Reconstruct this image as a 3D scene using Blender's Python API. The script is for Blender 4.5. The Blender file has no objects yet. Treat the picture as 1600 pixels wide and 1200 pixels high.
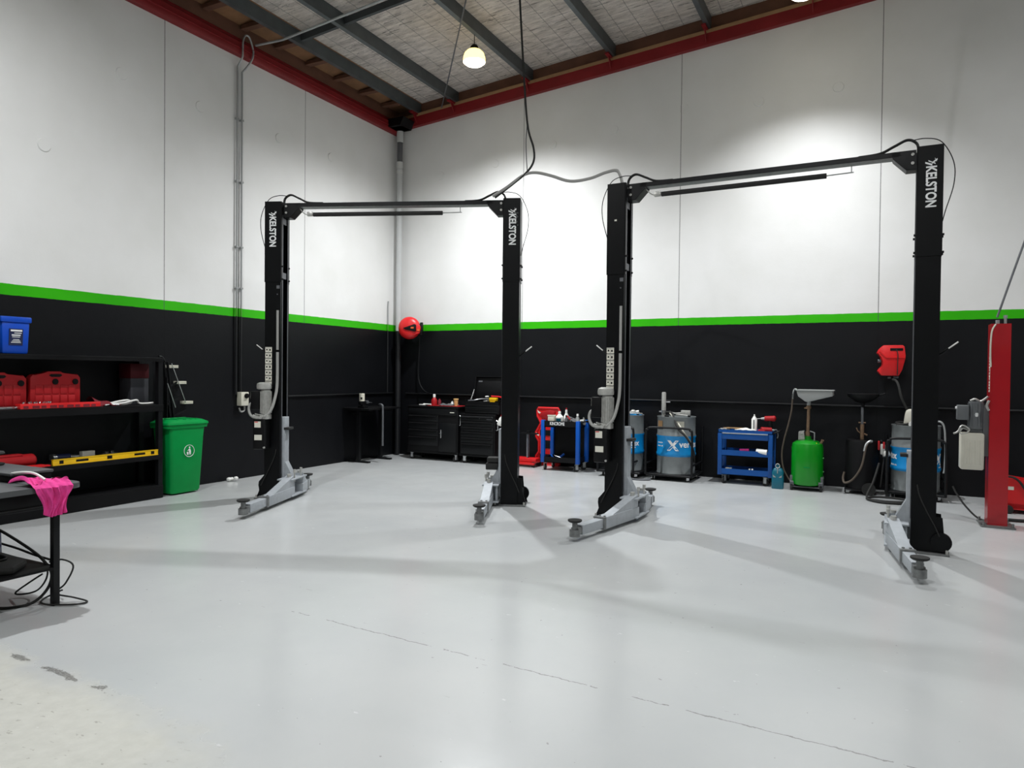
import bpy, bmesh, math, random
from mathutils import Vector, Matrix, Euler
random.seed(7)
C = bpy.context.scene.collection
PI = math.pi
def V(*a): return Vector(a)
def lin(r, g, b):
    f = lambda c: (c/255/12.92) if c/255 <= .04045 else ((c/255+.055)/1.055)**2.4
    return (f(r), f(g), f(b), 1)

# ------------------------------------------------------------------ materials
def mat(name, rgb, rough=.5, metal=0., var=.0, vscale=8., bump=0., bscale=60., emit=None, estr=0., spec=.5, rvar=.0, coat=0.):
    m = bpy.data.materials.new(name); m.use_nodes = True
    nt = m.node_tree; b = nt.nodes['Principled BSDF']
    col = lin(*rgb)
    b.inputs['Base Color'].default_value = col
    b.inputs['Roughness'].default_value = rough
    b.inputs['Metallic'].default_value = metal
    b.inputs['Specular IOR Level'].default_value = spec
    b.inputs['Coat Weight'].default_value = coat
    tc = nt.nodes.new('ShaderNodeTexCoord')
    if var > 0 or rvar > 0:
        n = nt.nodes.new('ShaderNodeTexNoise'); n.inputs['Scale'].default_value = vscale; n.inputs['Detail'].default_value = 5
        nt.links.new(tc.outputs['Object'], n.inputs['Vector'])
        if var > 0:
            r = nt.nodes.new('ShaderNodeValToRGB')
            r.color_ramp.elements[0].position = .3; r.color_ramp.elements[1].position = .7
            r.color_ramp.elements[0].color = tuple(c*(1-var) for c in col[:3])+(1,)
            r.color_ramp.elements[1].color = tuple(min(1, c*(1+var)) for c in col[:3])+(1,)
            nt.links.new(n.outputs['Fac'], r.inputs['Fac']); nt.links.new(r.outputs['Color'], b.inputs['Base Color'])
        if rvar > 0:
            mr = nt.nodes.new('ShaderNodeMapRange'); mr.inputs['To Min'].default_value = max(0, rough-rvar); mr.inputs['To Max'].default_value = min(1, rough+rvar)
            nt.links.new(n.outputs['Fac'], mr.inputs['Value']); nt.links.new(mr.outputs['Result'], b.inputs['Roughness'])
    if bump > 0:
        n2 = nt.nodes.new('ShaderNodeTexNoise'); n2.inputs['Scale'].default_value = bscale; n2.inputs['Detail'].default_value = 3
        nt.links.new(tc.outputs['Object'], n2.inputs['Vector'])
        bp = nt.nodes.new('ShaderNodeBump'); bp.inputs['Strength'].default_value = bump; bp.inputs['Distance'].default_value = .01
        nt.links.new(n2.outputs['Fac'], bp.inputs['Height']); nt.links.new(bp.outputs['Normal'], b.inputs['Normal'])
    if emit:
        b.inputs['Emission Color'].default_value = lin(*emit); b.inputs['Emission Strength'].default_value = estr
    return m

class NT:
    """small node-graph builder"""
    def __init__(s, name):
        s.m = bpy.data.materials.new(name); s.m.use_nodes = True; s.t = s.m.node_tree
        s.b = s.t.nodes['Principled BSDF']
    def n(s, typ, **kw):
        x = s.t.nodes.new(typ)
        for k, v in kw.items(): setattr(x, k, v)
        return x
    def put(s, node, sock, v):
        if hasattr(v, 'is_output') or hasattr(v, 'links'): s.t.links.new(v, node.inputs[sock])
        else: node.inputs[sock].default_value = v
    def math(s, op, a, b=0., c=None):
        x = s.n('ShaderNodeMath', operation=op); s.put(x, 0, a); s.put(x, 1, b)
        if c is not None: s.put(x, 2, c)
        return x.outputs[0]
    def mix(s, f, a, b):
        x = s.n('ShaderNodeMix', data_type='RGBA'); s.put(x, 0, f); s.put(x, 6, a); s.put(x, 7, b)
        return x.outputs[2]
    def pos(s):
        g = s.n('ShaderNodeNewGeometry'); sp = s.n('ShaderNodeSeparateXYZ'); s.t.links.new(g.outputs['Position'], sp.inputs[0])
        return g.outputs['Position'], sp.outputs
    def noise(s, vec, scale, detail=4, rough=.5):
        x = s.n('ShaderNodeTexNoise'); s.t.links.new(vec, x.inputs['Vector'])
        x.inputs['Scale'].default_value = scale; x.inputs['Detail'].default_value = detail; x.inputs['Roughness'].default_value = rough
        return x.outputs['Fac']
    def scaled(s, vec, k):
        x = s.n('ShaderNodeMapping'); s.t.links.new(vec, x.inputs['Vector']); x.inputs['Scale'].default_value = k
        return x.outputs[0]
    def ramp(s, f, lo, hi):
        x = s.n('ShaderNodeMapRange'); s.put(x, 0, f); x.inputs[1].default_value = lo; x.inputs[2].default_value = hi
        return x.outputs[0]
    def gt(s, a, b): return s.math('GREATER_THAN', a, b)
    def lt(s, a, b): return s.math('LESS_THAN', a, b)
    def band(s, a, c, w):   # 1 where |a-c|<w
        return s.lt(s.math('ABSOLUTE', s.math('SUBTRACT', a, c)), w)
    def bump(s, h, strength, dist):
        x = s.n('ShaderNodeBump'); x.inputs['Strength'].default_value = strength; x.inputs['Distance'].default_value = dist
        s.t.links.new(h, x.inputs['Height']); s.t.links.new(x.outputs[0], s.b.inputs['Normal'])

ZB, ZT = 2.387, 2.508        # lower and upper edge of the green stripe
def wall_mat(name, axis, seams, white=(222, 222, 221)):
    g = NT(name); P, S = g.pos(); z = S[2]; u = S[axis]
    n1 = g.noise(P, 1.3, 5); n2 = g.noise(P, 9, 4); n3 = g.noise(P, 45, 2)
    wob = g.math('MULTIPLY', g.math('SUBTRACT', n2, .5), .012)
    zz = g.math('ADD', z, wob)
    w = g.mix(g.ramp(n1, .35, .7), lin(*white), lin(white[0]-7, white[1]-7, white[2]-8))
    k = g.mix(g.ramp(n1, .35, .7), lin(11, 12, 15), lin(15, 16, 19))
    scuff = g.math('MULTIPLY', g.gt(g.noise(g.scaled(P, (1, 1, .35)), 17, 6, .65), .76), .22)
    k = g.mix(scuff, k, lin(62, 63, 66))
    gr = g.mix(g.ramp(n1, .3, .7), lin(52, 176, 8), lin(44, 164, 6))
    col = g.mix(g.gt(zz, ZB), k, gr); col = g.mix(g.gt(zz, ZT), col, w)
    seam = None
    for c in seams:
        s_ = g.band(g.math('ADD', u, g.math('MULTIPLY', g.math('SUBTRACT', n3, .5), .004)), c, .006)
        seam = s_ if seam is None else g.math('MAXIMUM', seam, s_)
    if seam is not None:
        col = g.mix(g.math('MULTIPLY', seam, .72), col, g.mix(g.gt(zz, ZB), lin(6, 6, 7), lin(70, 70, 72)))
    g.t.links.new(col, g.b.inputs['Base Color'])
    g.put(g.b, 'Roughness', g.mix(g.gt(zz, ZT), (.42, .42, .42, 1), (.6, .6, .6, 1)))
    g.b.inputs['Specular IOR Level'].default_value = .22
    h = g.math('ADD', g.math('MULTIPLY', n3, .3), n2)
    if seam is not None: h = g.math('SUBTRACT', h, g.math('MULTIPLY', seam, 2.))
    g.bump(h, .12, .012)
    return g.m

def floor_mat():
    g = NT('epoxy_floor'); P, S = g.pos(); x, y = S[0], S[1]
    n1 = g.noise(P, .7, 5); n2 = g.noise(P, 3.1, 6, .6); n3 = g.noise(P, 14, 6, .62); n4 = g.noise(P, 60, 3)
    col = g.mix(g.ramp(n1, .35, .68), lin(183, 185, 185), lin(174, 177, 178))
    # older cream coat near the camera, left of the joint
    edge = g.math('ADD', y, g.math('MULTIPLY', g.math('SUBTRACT', n2, .5), .5))
    edge = g.math('ADD', edge, g.math('MULTIPLY', x, .07))
    old = g.ramp(edge, -8.68, -8.92)
    oldx = g.ramp(g.math('ADD', x, g.math('MULTIPLY', n2, .6)), 6.5, 5.9)
    old = g.math('MULTIPLY', old, oldx)
    oc = g.mix(g.ramp(n3, .3, .7), lin(189, 189, 182), lin(178, 178, 171))
    col = g.mix(old, col, oc)
    # black worn patches along that joint
    d = g.math('ABSOLUTE', g.math('SUBTRACT', g.math('ADD', y, g.math('MULTIPLY', x, .06)), -8.82))
    near = g.ramp(d, .16, .0)
    inx = g.math('MULTIPLY', g.ramp(x, 3.7, 4.1), g.ramp(x, 5.6, 5.0))
    fine = g.noise(g.scaled(P, (1, 3, 1)), 55, 6, .75)
    lump = g.ramp(g.math('MULTIPLY', g.math('MULTIPLY', near, inx), g.noise(g.scaled(P, (1, 1.6, 1)), 6.5, 4, .6)), .36, .52)
    st = g.math('MULTIPLY', g.ramp(g.math('ADD', g.math('MULTIPLY', lump, .62), fine), .96, 1.16), .85)
    col = g.mix(st, col, lin(84, 82, 78))
    chips = g.math('MULTIPLY', g.math('MULTIPLY', g.gt(g.noise(g.scaled(P, (1, 2, 1)), 12, 6, .66), .645), old), .6)
    col = g.mix(chips, col, lin(128, 125, 118))
    # control joints
    jy = g.math('ADD', g.math('ADD', y, g.math('MULTIPLY', x, .055)), g.math('MULTIPLY', g.math('SUBTRACT', n3, .5), .05))
    j = g.math('MULTIPLY', g.band(jy, -7.52, .004), g.gt(n2, .46))
    j = g.math('MULTIPLY', j, g.gt(x, 4.9))
    col = g.mix(g.math('MULTIPLY', j, .6), col, lin(88, 86, 82))
    # short scratches and dots
    sc = g.gt(g.noise(g.scaled(P, (1.2, 6, 1)), 6.0, 3, .55), .735)
    col = g.mix(g.math('MULTIPLY', sc, .28), col, lin(120, 119, 116))
    dots = g.gt(g.noise(P, 24, 2, .5), .755)
    col = g.mix(g.math('MULTIPLY', dots, .5), col, lin(95, 93, 90))
    wc = g.gt(g.noise(g.scaled(P, (1, 2, 1)), 9, 4, .6), .71)
    col = g.mix(g.math('MULTIPLY', wc, .5), col, lin(214, 215, 215))
    g.t.links.new(col, g.b.inputs['Base Color'])
    r = g.math('ADD', .15, g.math('MULTIPLY', n2, .13))
    r = g.math('ADD', r, g.math('MULTIPLY', old, .22))
    g.t.links.new(r, g.b.inputs['Roughness'])
    g.b.inputs['Specular IOR Level'].default_value = .5
    h = g.math('ADD', g.math('MULTIPLY', n3, .35), g.math('ADD', n2, g.math('MULTIPLY', j, -1.)))
    h = g.math('ADD', h, g.math('ADD', g.math('MULTIPLY', n4, .05), g.math('MULTIPLY', wc, .5)))
    g.bump(h, .045, .02)
    return g.m

def insulation_mat():
    g = NT('white_faced_insulation'); P, S = g.pos()
    q = g.scaled(P, (1, .25, 1))
    n = g.noise(g.scaled(P, (1.1, 4.2, 1)), 3.2, 7, .68); n2 = g.noise(g.scaled(P, (2, 7, 1)), 4, 5, .6); n3 = g.noise(P, 1.1, 4)
    col = g.mix(g.ramp(n, .36, .62), lin(190, 180, 172), lin(240, 231, 223))
    col = g.mix(g.math('MULTIPLY', g.ramp(n3, .4, .65), .35), col, lin(222, 208, 190))
    crease_shade = g.gt(g.noise(g.scaled(P, (.8, 6.5, 1)), 3.4, 6, .74), .60)  # shade inside the folds, put into the colour
    col = g.mix(g.math('MULTIPLY', crease_shade, .85), col, lin(120, 113, 104))
    # wire safety mesh
    w = None
    for ax, per in ((0, .30), (1, .15)):
        u = g.math('ADD', S[ax], g.math('MULTIPLY', g.math('SUBTRACT', n2, .5), .03))
        f = g.math('ABSOLUTE', g.math('SUBTRACT', g.math('FRACT', g.math('DIVIDE', u, per)), .5))
        l = g.lt(f, .006/per if ax == 0 else .0022/per)
        w = l if w is None else g.math('MAXIMUM', w, l)
    col = g.mix(g.math('MULTIPLY', w, .55), col, lin(92, 88, 82))
    g.t.links.new(col, g.b.inputs['Base Color']); g.b.inputs['Roughness'].default_value = .7
    g.bump(g.math('ADD', n, g.math('MULTIPLY', n2, .5)), 1., .10)
    return g.m

M = {}
M['floor'] = floor_mat()
M['wall_l'] = wall_mat('painted_concrete_left', 1, (-5.085, -2.515, -7.7, -10.2, -12.8))
M['wall_b'] = wall_mat('painted_concrete_back', 0, (2.734, 5.521, 8.358, 11.1, 13.8))
M['wall_o'] = wall_mat('painted_concrete_other', 0, ())
M['insul'] = insulation_mat()
M['red_steel'] = mat('red_oxide_steel', (122, 26, 30), .5, var=.12, vscale=3, spec=.3)
M['purlin'] = mat('galvanised_purlin', (92, 98, 100), .42, .65, var=.12, vscale=5)
M['bridge'] = mat('dark_steel_bridging', (58, 62, 64), .6, .2, var=.1)
M['ply'] = mat('brown_timber_lining', (128, 92, 62), .75, var=.22, vscale=4, bump=.2)
M['fascia'] = mat('brown_timber_fascia', (96, 62, 45), .75, var=.2, vscale=4, bump=.2)
M['tan'] = mat('pale_timber_batten', (146, 112, 78), .7, var=.15, vscale=5)
M['black'] = mat('black_gloss_paint', (7, 8, 10), .36, var=.1, vscale=12, spec=.2)
M['blackm'] = mat('black_matt_plastic', (10, 10, 12), .5, var=.1, spec=.2)
M['blacks'] = mat('black_satin_steel', (16, 17, 19), .42, rvar=.08, spec=.25)
M['rubber'] = mat('black_rubber', (24, 24, 23), .75, var=.2, vscale=30)
M['arm'] = mat('silver_grey_paint', (158, 163, 168), .42, .15, var=.08, vscale=20, rvar=.1)
M['armd'] = mat('worn_grey_steel', (116, 118, 118), .42, .45, var=.22, vscale=25)
M['alu'] = mat('cast_aluminium', (176, 176, 172), .35, .35, var=.15, vscale=30)
M['galv'] = mat('galvanised_tube', (165, 168, 168), .42, .55, var=.12, vscale=9)
M['dgalv'] = mat('dull_grey_steel', (98, 100, 104), .45, .4, var=.12)
M['chrome'] = mat('chrome', (205, 206, 208), .2, .9)
M['sticker'] = mat('pale_sticker', (214, 212, 200), .5)
M['white'] = mat('white_plastic', (226, 226, 222), .42)
M['offw'] = mat('cream_plastic', (206, 203, 188), .45, var=.05)
M['letter'] = mat('white_lettering', (225, 226, 226), .5)
M['ghost'] = mat('faded_adhesive_residue', (86, 88, 90), .7, var=.3, vscale=60)
M['cgrey'] = mat('grey_flexible_conduit', (150, 150, 147), .5)
M['red'] = mat('red_plastic', (208, 26, 30), .38, var=.06)
M['redc'] = mat('red_case_plastic', (158, 24, 30), .45, var=.08, spec=.3)
M['redd'] = mat('very_dark_red_plastic', (62, 12, 18), .6, spec=.2)
M['greyd'] = mat('charcoal_plastic', (52, 53, 57), .6, spec=.2)
M['hosebr'] = mat('brown_rubber_hose', (72, 62, 52), .6, var=.15)
M['redb'] = mat('dark_red_fabric', (112, 16, 30), .8)
M['redp'] = mat('red_lift_paint', (158, 12, 24), .3, var=.04, coat=.3)
M['blue'] = mat('blue_cart_paint', (8, 70, 138), .36, var=.06, spec=.35)
M['blue2'] = mat('blue_post_paint', (8, 78, 168), .35, spec=.35)
M['bluep'] = mat('blue_bucket_plastic', (8, 68, 176), .38, spec=.35)
M['navy'] = mat('navy_plastic', (26, 34, 70), .4)
M['band'] = mat('sky_blue_label', (0, 124, 186), .42, var=.04)
M['drum'] = mat('grey_drum_steel', (112, 117, 118), .4, .15, var=.1, vscale=10)
M['binc'] = mat('green_bin_plastic', (0, 138, 64), .45, var=.05, spec=.18)
M['green'] = mat('green_tank_paint', (4, 132, 22), .3, var=.03, coat=.2)
M['teal'] = mat('teal_translucent_plastic', (6, 92, 112), .35)
M['yellow'] = mat('yellow_aluminium', (232, 186, 14), .4, var=.05)
M['pink'] = mat('pink_cotton', (216, 58, 140), .85, var=.1, vscale=30, bump=.3, bscale=120)
M['pan'] = mat('grey_plastic_funnel', (150, 153, 152), .45)
M['brass'] = mat('rusty_brass_tube', (128, 104, 82), .5, .4, var=.25, vscale=20)
M['card'] = mat('brown_cardboard', (178, 142, 102), .8, var=.1)
M['tanc'] = mat('tan_paper_cup', (206, 166, 108), .7)
M['bench'] = mat('dark_grey_laminate', (74, 76, 78), .42, var=.06)
M['motor'] = mat('grey_motor_paint', (104, 107, 110), .45, .1, var=.06)
M['tank'] = mat('milky_plastic_tank', (202, 199, 186), .4, var=.05)
M['greyc'] = mat('grey_woven_cloth', (84, 84, 86), .9, var=.15, vscale=40)
M['lamp'] = mat('lamp_lens', (255, 252, 240), .4, emit=(255, 250, 232), estr=25)
M['lampr'] = mat('lamp_reflector', (240, 226, 176), .4, emit=(255, 222, 130), estr=2.4)
M['orange'] = mat('orange_plastic', (214, 92, 40), .45)
M['pvc'] = mat('white_pvc', (196, 198, 197), .4, var=.05)
M['conduit'] = None
def banded_pipe(name, top, mid):
    g = NT(name); P, S = g.pos()
    col = g.mix(g.gt(S[2], ZB), lin(22, 23, 26), lin(*mid)); col = g.mix(g.gt(S[2], ZT), col, lin(*top))
    g.t.links.new(col, g.b.inputs['Base Color']); g.b.inputs['Roughness'].default_value = .42
    return g.m
M['conduit'] = banded_pipe('conduit_painted_with_wall', (150, 152, 152), (62, 150, 20))
M['downpipe'] = banded_pipe('downpipe_painted_with_wall', (186, 188, 188), (176, 178, 178))

# ------------------------------------------------------------------ mesh builder
class MB:
    def __init__(s): s.b = bmesh.new()
    def _new(s, geom, bev, seg=2):
        if bev > 0:
            es = [e for e in {e for v in geom for e in v.link_edges}]
            bmesh.ops.bevel(s.b, geom=es, offset=bev, segments=seg, profile=.5, affect='EDGES', clamp_overlap=True)
    def box(s, x0, x1, y0, y1, z0, z1, bev=0., mtx=None):
        vs = [s.b.verts.new(p) for p in ((x0, y0, z0), (x1, y0, z0), (x1, y1, z0), (x0, y1, z0), (x0, y0, z1), (x1, y0, z1), (x1, y1, z1), (x0, y1, z1))]
        for f in ((0, 3, 2, 1), (4, 5, 6, 7), (0, 1, 5, 4), (1, 2, 6, 5), (2, 3, 7, 6), (3, 0, 4, 7)): s.b.faces.new([vs[i] for i in f])
        if mtx is not None:
            for v in vs: v.co = mtx @ v.co
        s._new(vs, bev); return s
    def obox(s, c, size, rot=(0, 0, 0), bev=0.):
        m = Matrix.Translation(Vector(c)) @ Euler(rot).to_matrix().to_4x4()
        a, b_, d = [k/2 for k in size]
        return s.box(-a, a, -b_, b_, -d, d, bev, m)
    def bar(s, p, q, w, h, bev=0., up=(0, 0, 1)):
        p, q = Vector(p), Vector(q); d = q-p; L = d.length; d.normalize()
        u = Vector(up)
        if abs(d.dot(u)) > .98: u = Vector((1, 0, 0))
        r = d.cross(u).normalized(); u = r.cross(d).normalized()
        m = Matrix((r, d, u)).transposed().to_4x4(); m.translation = p
        return s.box(-w/2, w/2, 0, L, -h/2, h/2, bev, m)
    def cyl(s, p, q, r0, r1=None, seg=20, caps=True):
        p, q = Vector(p), Vector(q); d = (q-p).normalized()
        u = d.orthogonal().normalized(); w = d.cross(u); r1 = r0 if r1 is None else r1
        A = [s.b.verts.new(p+(u*math.cos(2*PI*i/seg)+w*math.sin(2*PI*i/seg))*r0) for i in range(seg)]
        B = [s.b.verts.new(q+(u*math.cos(2*PI*i/seg)+w*math.sin(2*PI*i/seg))*r1) for i in range(seg)]
        for i in range(seg): s.b.faces.new((A[i], A[(i+1) % seg], B[(i+1) % seg], B[i]))
        if caps: s.b.faces.new(A[::-1]); s.b.faces.new(B)
        return s
    def tube(s, pts, r, seg=8, sm=0, closed=False):
        pts = [Vector(p) for p in pts]
        if sm:
            out = []; n = len(pts)
            rng = range(n if closed else n-1)
            for i in rng:
                g = lambda k: pts[k % n] if closed else pts[min(max(k, 0), n-1)]
                p0, p1, p2, p3 = g(i-1), g(i), g(i+1), g(i+2)
                for k in range(sm):
                    t = k/sm
                    out.append(.5*((2*p1)+(-p0+p2)*t+(2*p0-5*p1+4*p2-p3)*t*t+(-p0+3*p1-3*p2+p3)*t**3))
            if not closed: out.append(pts[-1])
            pts = out
        n = len(pts); rings = []; u = None
        for i in range(n):
            if closed: d = (pts[(i+1) % n]-pts[i-1]).normalized()
            else: d = (pts[min(i+1, n-1)]-pts[max(i-1, 0)]).normalized()
            if u is None: u = d.orthogonal().normalized()
            u = (u-d*u.dot(d))
            u = u.normalized() if u.length > 1e-6 else d.orthogonal().normalized()
            w = d.cross(u)
            rings.append([s.b.verts.new(pts[i]+(u*math.cos(2*PI*k/seg)+w*math.sin(2*PI*k/seg))*r) for k in range(seg)])
        for i in range(n if closed else n-1):
            A, B = rings[i], rings[(i+1) % n]
            for k in range(seg): s.b.faces.new((A[k], A[(k+1) % seg], B[(k+1) % seg], B[k]))
        if not closed: s.b.faces.new(rings[0][::-1]); s.b.faces.new(rings[-1])
        return s
    def lathe(s, prof, c=(0, 0, 0), seg=28, mtx=None, sx=1., sy=1.):
        m = mtx if mtx is not None else Matrix.Translation(Vector(c)); rings = []
        for r, z in prof:
            if r < 1e-5: rings.append([s.b.verts.new(m @ Vector((0, 0, z)))])
            else: rings.append([s.b.verts.new(m @ Vector((r*sx*math.cos(2*PI*k/seg), r*sy*math.sin(2*PI*k/seg), z))) for k in range(seg)])
        for A, B in zip(rings, rings[1:]):
            for k in range(seg):
                k2 = (k+1) % seg
                if len(A) == 1 and len(B) == 1: continue
                if len(A) == 1: s.b.faces.new((A[0], B[k2], B[k]))
                elif len(B) == 1: s.b.faces.new((A[k], A[k2], B[0]))
                else: s.b.faces.new((A[k], A[k2], B[k2], B[k]))
        if len(rings[0]) > 1: s.b.faces.new(rings[0][::-1])
        if len(rings[-1]) > 1: s.b.faces.new(rings[-1])
        return s
    def prism(s, poly, O, U, W, N, bev=0.):
        """poly of (u,v) in the plane O+uU+vW, extruded along the vector N"""
        O, U, W, N = map(Vector, (O, U, W, N))
        A = [s.b.verts.new(O+U*a+W*b) for a, b in poly]; B = [s.b.verts.new(v.co+N) for v in A]; n = len(A)
        s.b.faces.new(A); s.b.faces.new(B[::-1])
        for i in range(n): s.b.faces.new((A[i], B[i], B[(i+1) % n], A[(i+1) % n]))
        s._new(A+B, bev); return s
    def ball(s, c, r, sc=(1, 1, 1), u=16, v=10):
        m = Matrix.Translation(Vector(c)) @ Matrix.Diagonal((sc[0], sc[1], sc[2], 1))
        bmesh.ops.create_uvsphere(s.b, u_segments=u, v_segments=v, radius=r, matrix=m); return s
    def sheet(s, fn, nu, nv, th=.004):
        g = [[fn(i/nu, j/nv) for j in range(nv+1)] for i in range(nu+1)]
        for off in (0, -th):
            vs = [[s.b.verts.new(Vector(p)+Vector((0, 0, off))) for p in row] for row in g]
            for i in range(nu):
                for j in range(nv):
                    q = (vs[i][j], vs[i+1][j], vs[i+1][j+1], vs[i][j+1]); s.b.faces.new(q if off == 0 else q[::-1])
        return s
    def build(s, name, m, parent=None, label=None, loc=None, rot=None, ang=38):
        bmesh.ops.recalc_face_normals(s.b, faces=s.b.faces)
        me = bpy.data.meshes.new(name); s.b.to_mesh(me); s.b.free()
        me.materials.append(m)
        me.polygons.foreach_set('use_smooth', [True]*len(me.polygons)); me.set_sharp_from_angle(angle=math.radians(ang))
        o = bpy.data.objects.new(name, me); C.objects.link(o)
        if parent: o.parent = parent
        if loc: o.location = loc
        if rot: o.rotation_euler = rot
        if label: o['label'] = label
        return o
def tag(o, label, cat, group=None, kind=None):
    o['label'] = label
    if cat: o['category'] = cat
    if group: o['group'] = group
    if kind: o['kind'] = kind
    return o
def thing(name, label, cat, loc=(0, 0, 0), rz=0., group=None):
    o = bpy.data.objects.new(name, None); C.objects.link(o); o.empty_display_size = .1
    o.location = loc; o.rotation_euler = (0, 0, rz)
    return tag(o, label, cat, group)
def solo(name, mb, m, label, cat, group=None, loc=None, rot=None):
    return tag(mb.build(name, m, None, None, loc, rot), label, cat, group)
def struct(name, mb, m, label, parent=None):
    o = mb.build(name, m, parent)
    o['kind'] = 'structure'; o['label'] = label
    return o
def copy_tree(o, parent=None):
    c = o.copy(); C.objects.link(c); c.parent = parent
    for ch in list(o.children): copy_tree(ch, c)
    return c
def each(name, m, parent, fns):
    for fn in fns:
        b = MB(); fn(b); b.build(name, m, parent)
def text_mesh(txt, size, extr=.0008, space=1., offset=0.):
    cu = bpy.data.curves.new('lettering', 'FONT'); cu.body = txt; cu.size = size; cu.extrude = extr
    cu.align_x = 'CENTER'; cu.align_y = 'CENTER'; cu.space_character = space; cu.offset = offset
    ob = bpy.data.objects.new('lettering', cu); C.objects.link(ob)
    dg = bpy.context.evaluated_depsgraph_get(); dg.update()
    me = bpy.data.meshes.new_from_object(ob.evaluated_get(dg))
    bpy.data.objects.remove(ob); bpy.data.curves.remove(cu)
    return me
def lettering(name, txt, size, m, parent, O, U, W, space=1., offset=0., label=None, fn=None, width=None):
    """text in the plane through O, reading along U with glyph tops along W"""
    me = text_mesh(txt, size, .0008, space, offset)
    O, U, W = Vector(O), Vector(U).normalized(), Vector(W).normalized(); N = U.cross(W)
    if width:
        xs = [v.co.x for v in me.vertices]; k = width/(max(xs)-min(xs))
        for v in me.vertices: v.co.x *= k
    for v in me.vertices:
        a, b, c = v.co
        v.co = fn(a, b, c) if fn else O+U*a+W*b+N*c
    me.materials.clear(); me.materials.append(m)
    o = bpy.data.objects.new(name, me); C.objects.link(o)
    if parent: o.parent = parent
    if label: o['label'] = label
    return o
def caster(parent, x, y, h=.12, r=.045, rz=0., m=None):
    """swivel castor: fork, plate and wheel"""
    m = m or M['chrome']
    R_ = Matrix.Translation((x, y, 0)) @ Matrix.Rotation(rz, 4, 'Z')
    b = MB()
    b.box(-.035, .035, -.028, .028, h-.008, h, .002, R_)
    for s in (-1, 1): b.box(-.028, .02, s*.02-.002, s*.02+.002, r-.012, h-.008, 0, R_)
    f = b.build('caster', m, parent)
    w = MB(); c = R_ @ Vector((-.008, 0, r))
    ax = (R_.to_3x3() @ Vector((0, 1, 0)))
    w.cyl(c-ax*.014, c+ax*.014, r, seg=18); w.build('wheel', M['rubber'], f)
    return f
# ------------------------------------------------------------------ the setting
XE, YF = 15.5, -16.5
SL = .0855
def ztop(x): return 6.66+SL*x          # underside of the insulation
def zpur(x): return 6.46+SL*x          # underside of the roof steel
def zred(x): return 6.243+.0817*x      # underside of the sloping red steel on the back wall
b = MB(); b.box(-.3, XE+.3, YF-.3, .3, -.2, 0); struct('floor', b, M['floor'], 'glossy pale grey painted concrete floor')
b = MB(); b.box(-.25, 0, YF-.25, .25, 0, 6.85); struct('wall_left', b, M['wall_l'], 'white over black concrete wall with green stripe, left of the corner')
b = MB(); b.prism([(0, 0), (XE, 0), (XE, ztop(XE)+.2), (0, ztop(0)+.2)], (0, 0, 0), (1, 0, 0), (0, 0, 1), (0, .25, 0)); struct('wall_back', b, M['wall_b'], 'white over black concrete wall with green stripe behind the drums')
b = MB(); b.prism([(0, 0), (XE, 0), (XE, ztop(XE)+.2), (0, ztop(0)+.2)], (0, YF, 0), (1, 0, 0), (0, 0, 1), (0, -.25, 0)); struct('wall_front', b, M['wall_o'], 'white and black wall behind the camera')
b = MB(); b.box(XE, XE+.25, YF-.25, .25, 0, ztop(XE)+.2); struct('wall_right', b, M['wall_o'], 'white and black wall outside the picture on the right')
b = MB(); b.prism([(.58, ztop(.58)), (XE, ztop(XE)), (XE, ztop(XE)+.12), (.58, ztop(.58)+.12)], (0, -.03, 0), (1, 0, 0), (0, 0, 1), (0, YF+.03, 0)); struct('ceiling', b, M['insul'], 'sloping white insulation lining under wire mesh')
# brown lining between the left red steel and the first purlin, with dark battens across it
b = MB(); b.prism([(0, 6.60), (.58, ztop(.58)-.01), (.58, ztop(.58)+.1), (0, 6.75)], (0, -.03, 0), (1, 0, 0), (0, 0, 1), (0, YF+.03, 0)); struct('trim_1', b, M['ply'], 'brown timber lining boards along the top of the left wall')
b = MB()
y = -.55
while y > -12:
    b.box(.06, .5, y-.05, y+.05, 6.545, 6.60); y -= .66
struct('trim_2', b, M['fascia'], 'dark battens across the brown lining boards')
b = MB(); b.prism([(0, 6.16), (.085, 6.16), (.1, 6.18), (.1, 6.245), (.112, 6.25), (.112, 6.262), (.1, 6.267), (.1, 6.335), (.085, 6.35), (.03, 6.35), (.03, 6.42), (0, 6.42)], (0, -.0, 0), (1, 0, 0), (0, 0, 1), (0, YF, 0))
struct('trim_3', b, M['red_steel'], 'red steel member along the top of the left wall')
def slope_strip(y0, y1, dz0, dz1, m, name, label, x0=0.):
    b = MB(); b.prism([(x0, zred(x0)+dz0), (XE, zred(XE)+dz0), (XE, zred(XE)+dz1), (x0, zred(x0)+dz1)], (0, y0, 0), (1, 0, 0), (0, 0, 1), (0, y1-y0, 0))
    return struct(name, b, m, label)
slope_strip(-.09, 0, 0, .175, M['red_steel'], 'trim_4', 'red steel member climbing along the top of the back wall')
slope_strip(-.105, -.0, .175, .225, M['tan'], 'trim_5', 'pale timber batten on top of the sloping red steel')
slope_strip(-.03, -.0, .225, .75, M['fascia'], 'trim_6', 'brown timber fascia between the batten and the insulation')
b = MB(); b.box(-.0, .04, YF, -.0, 6.42, 6.62); struct('trim_7', b, M['fascia'], 'dark strip standing in for the shaded gap above the red steel on the left wall')  # added dark strip: shade of the gap over the red steel
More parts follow.
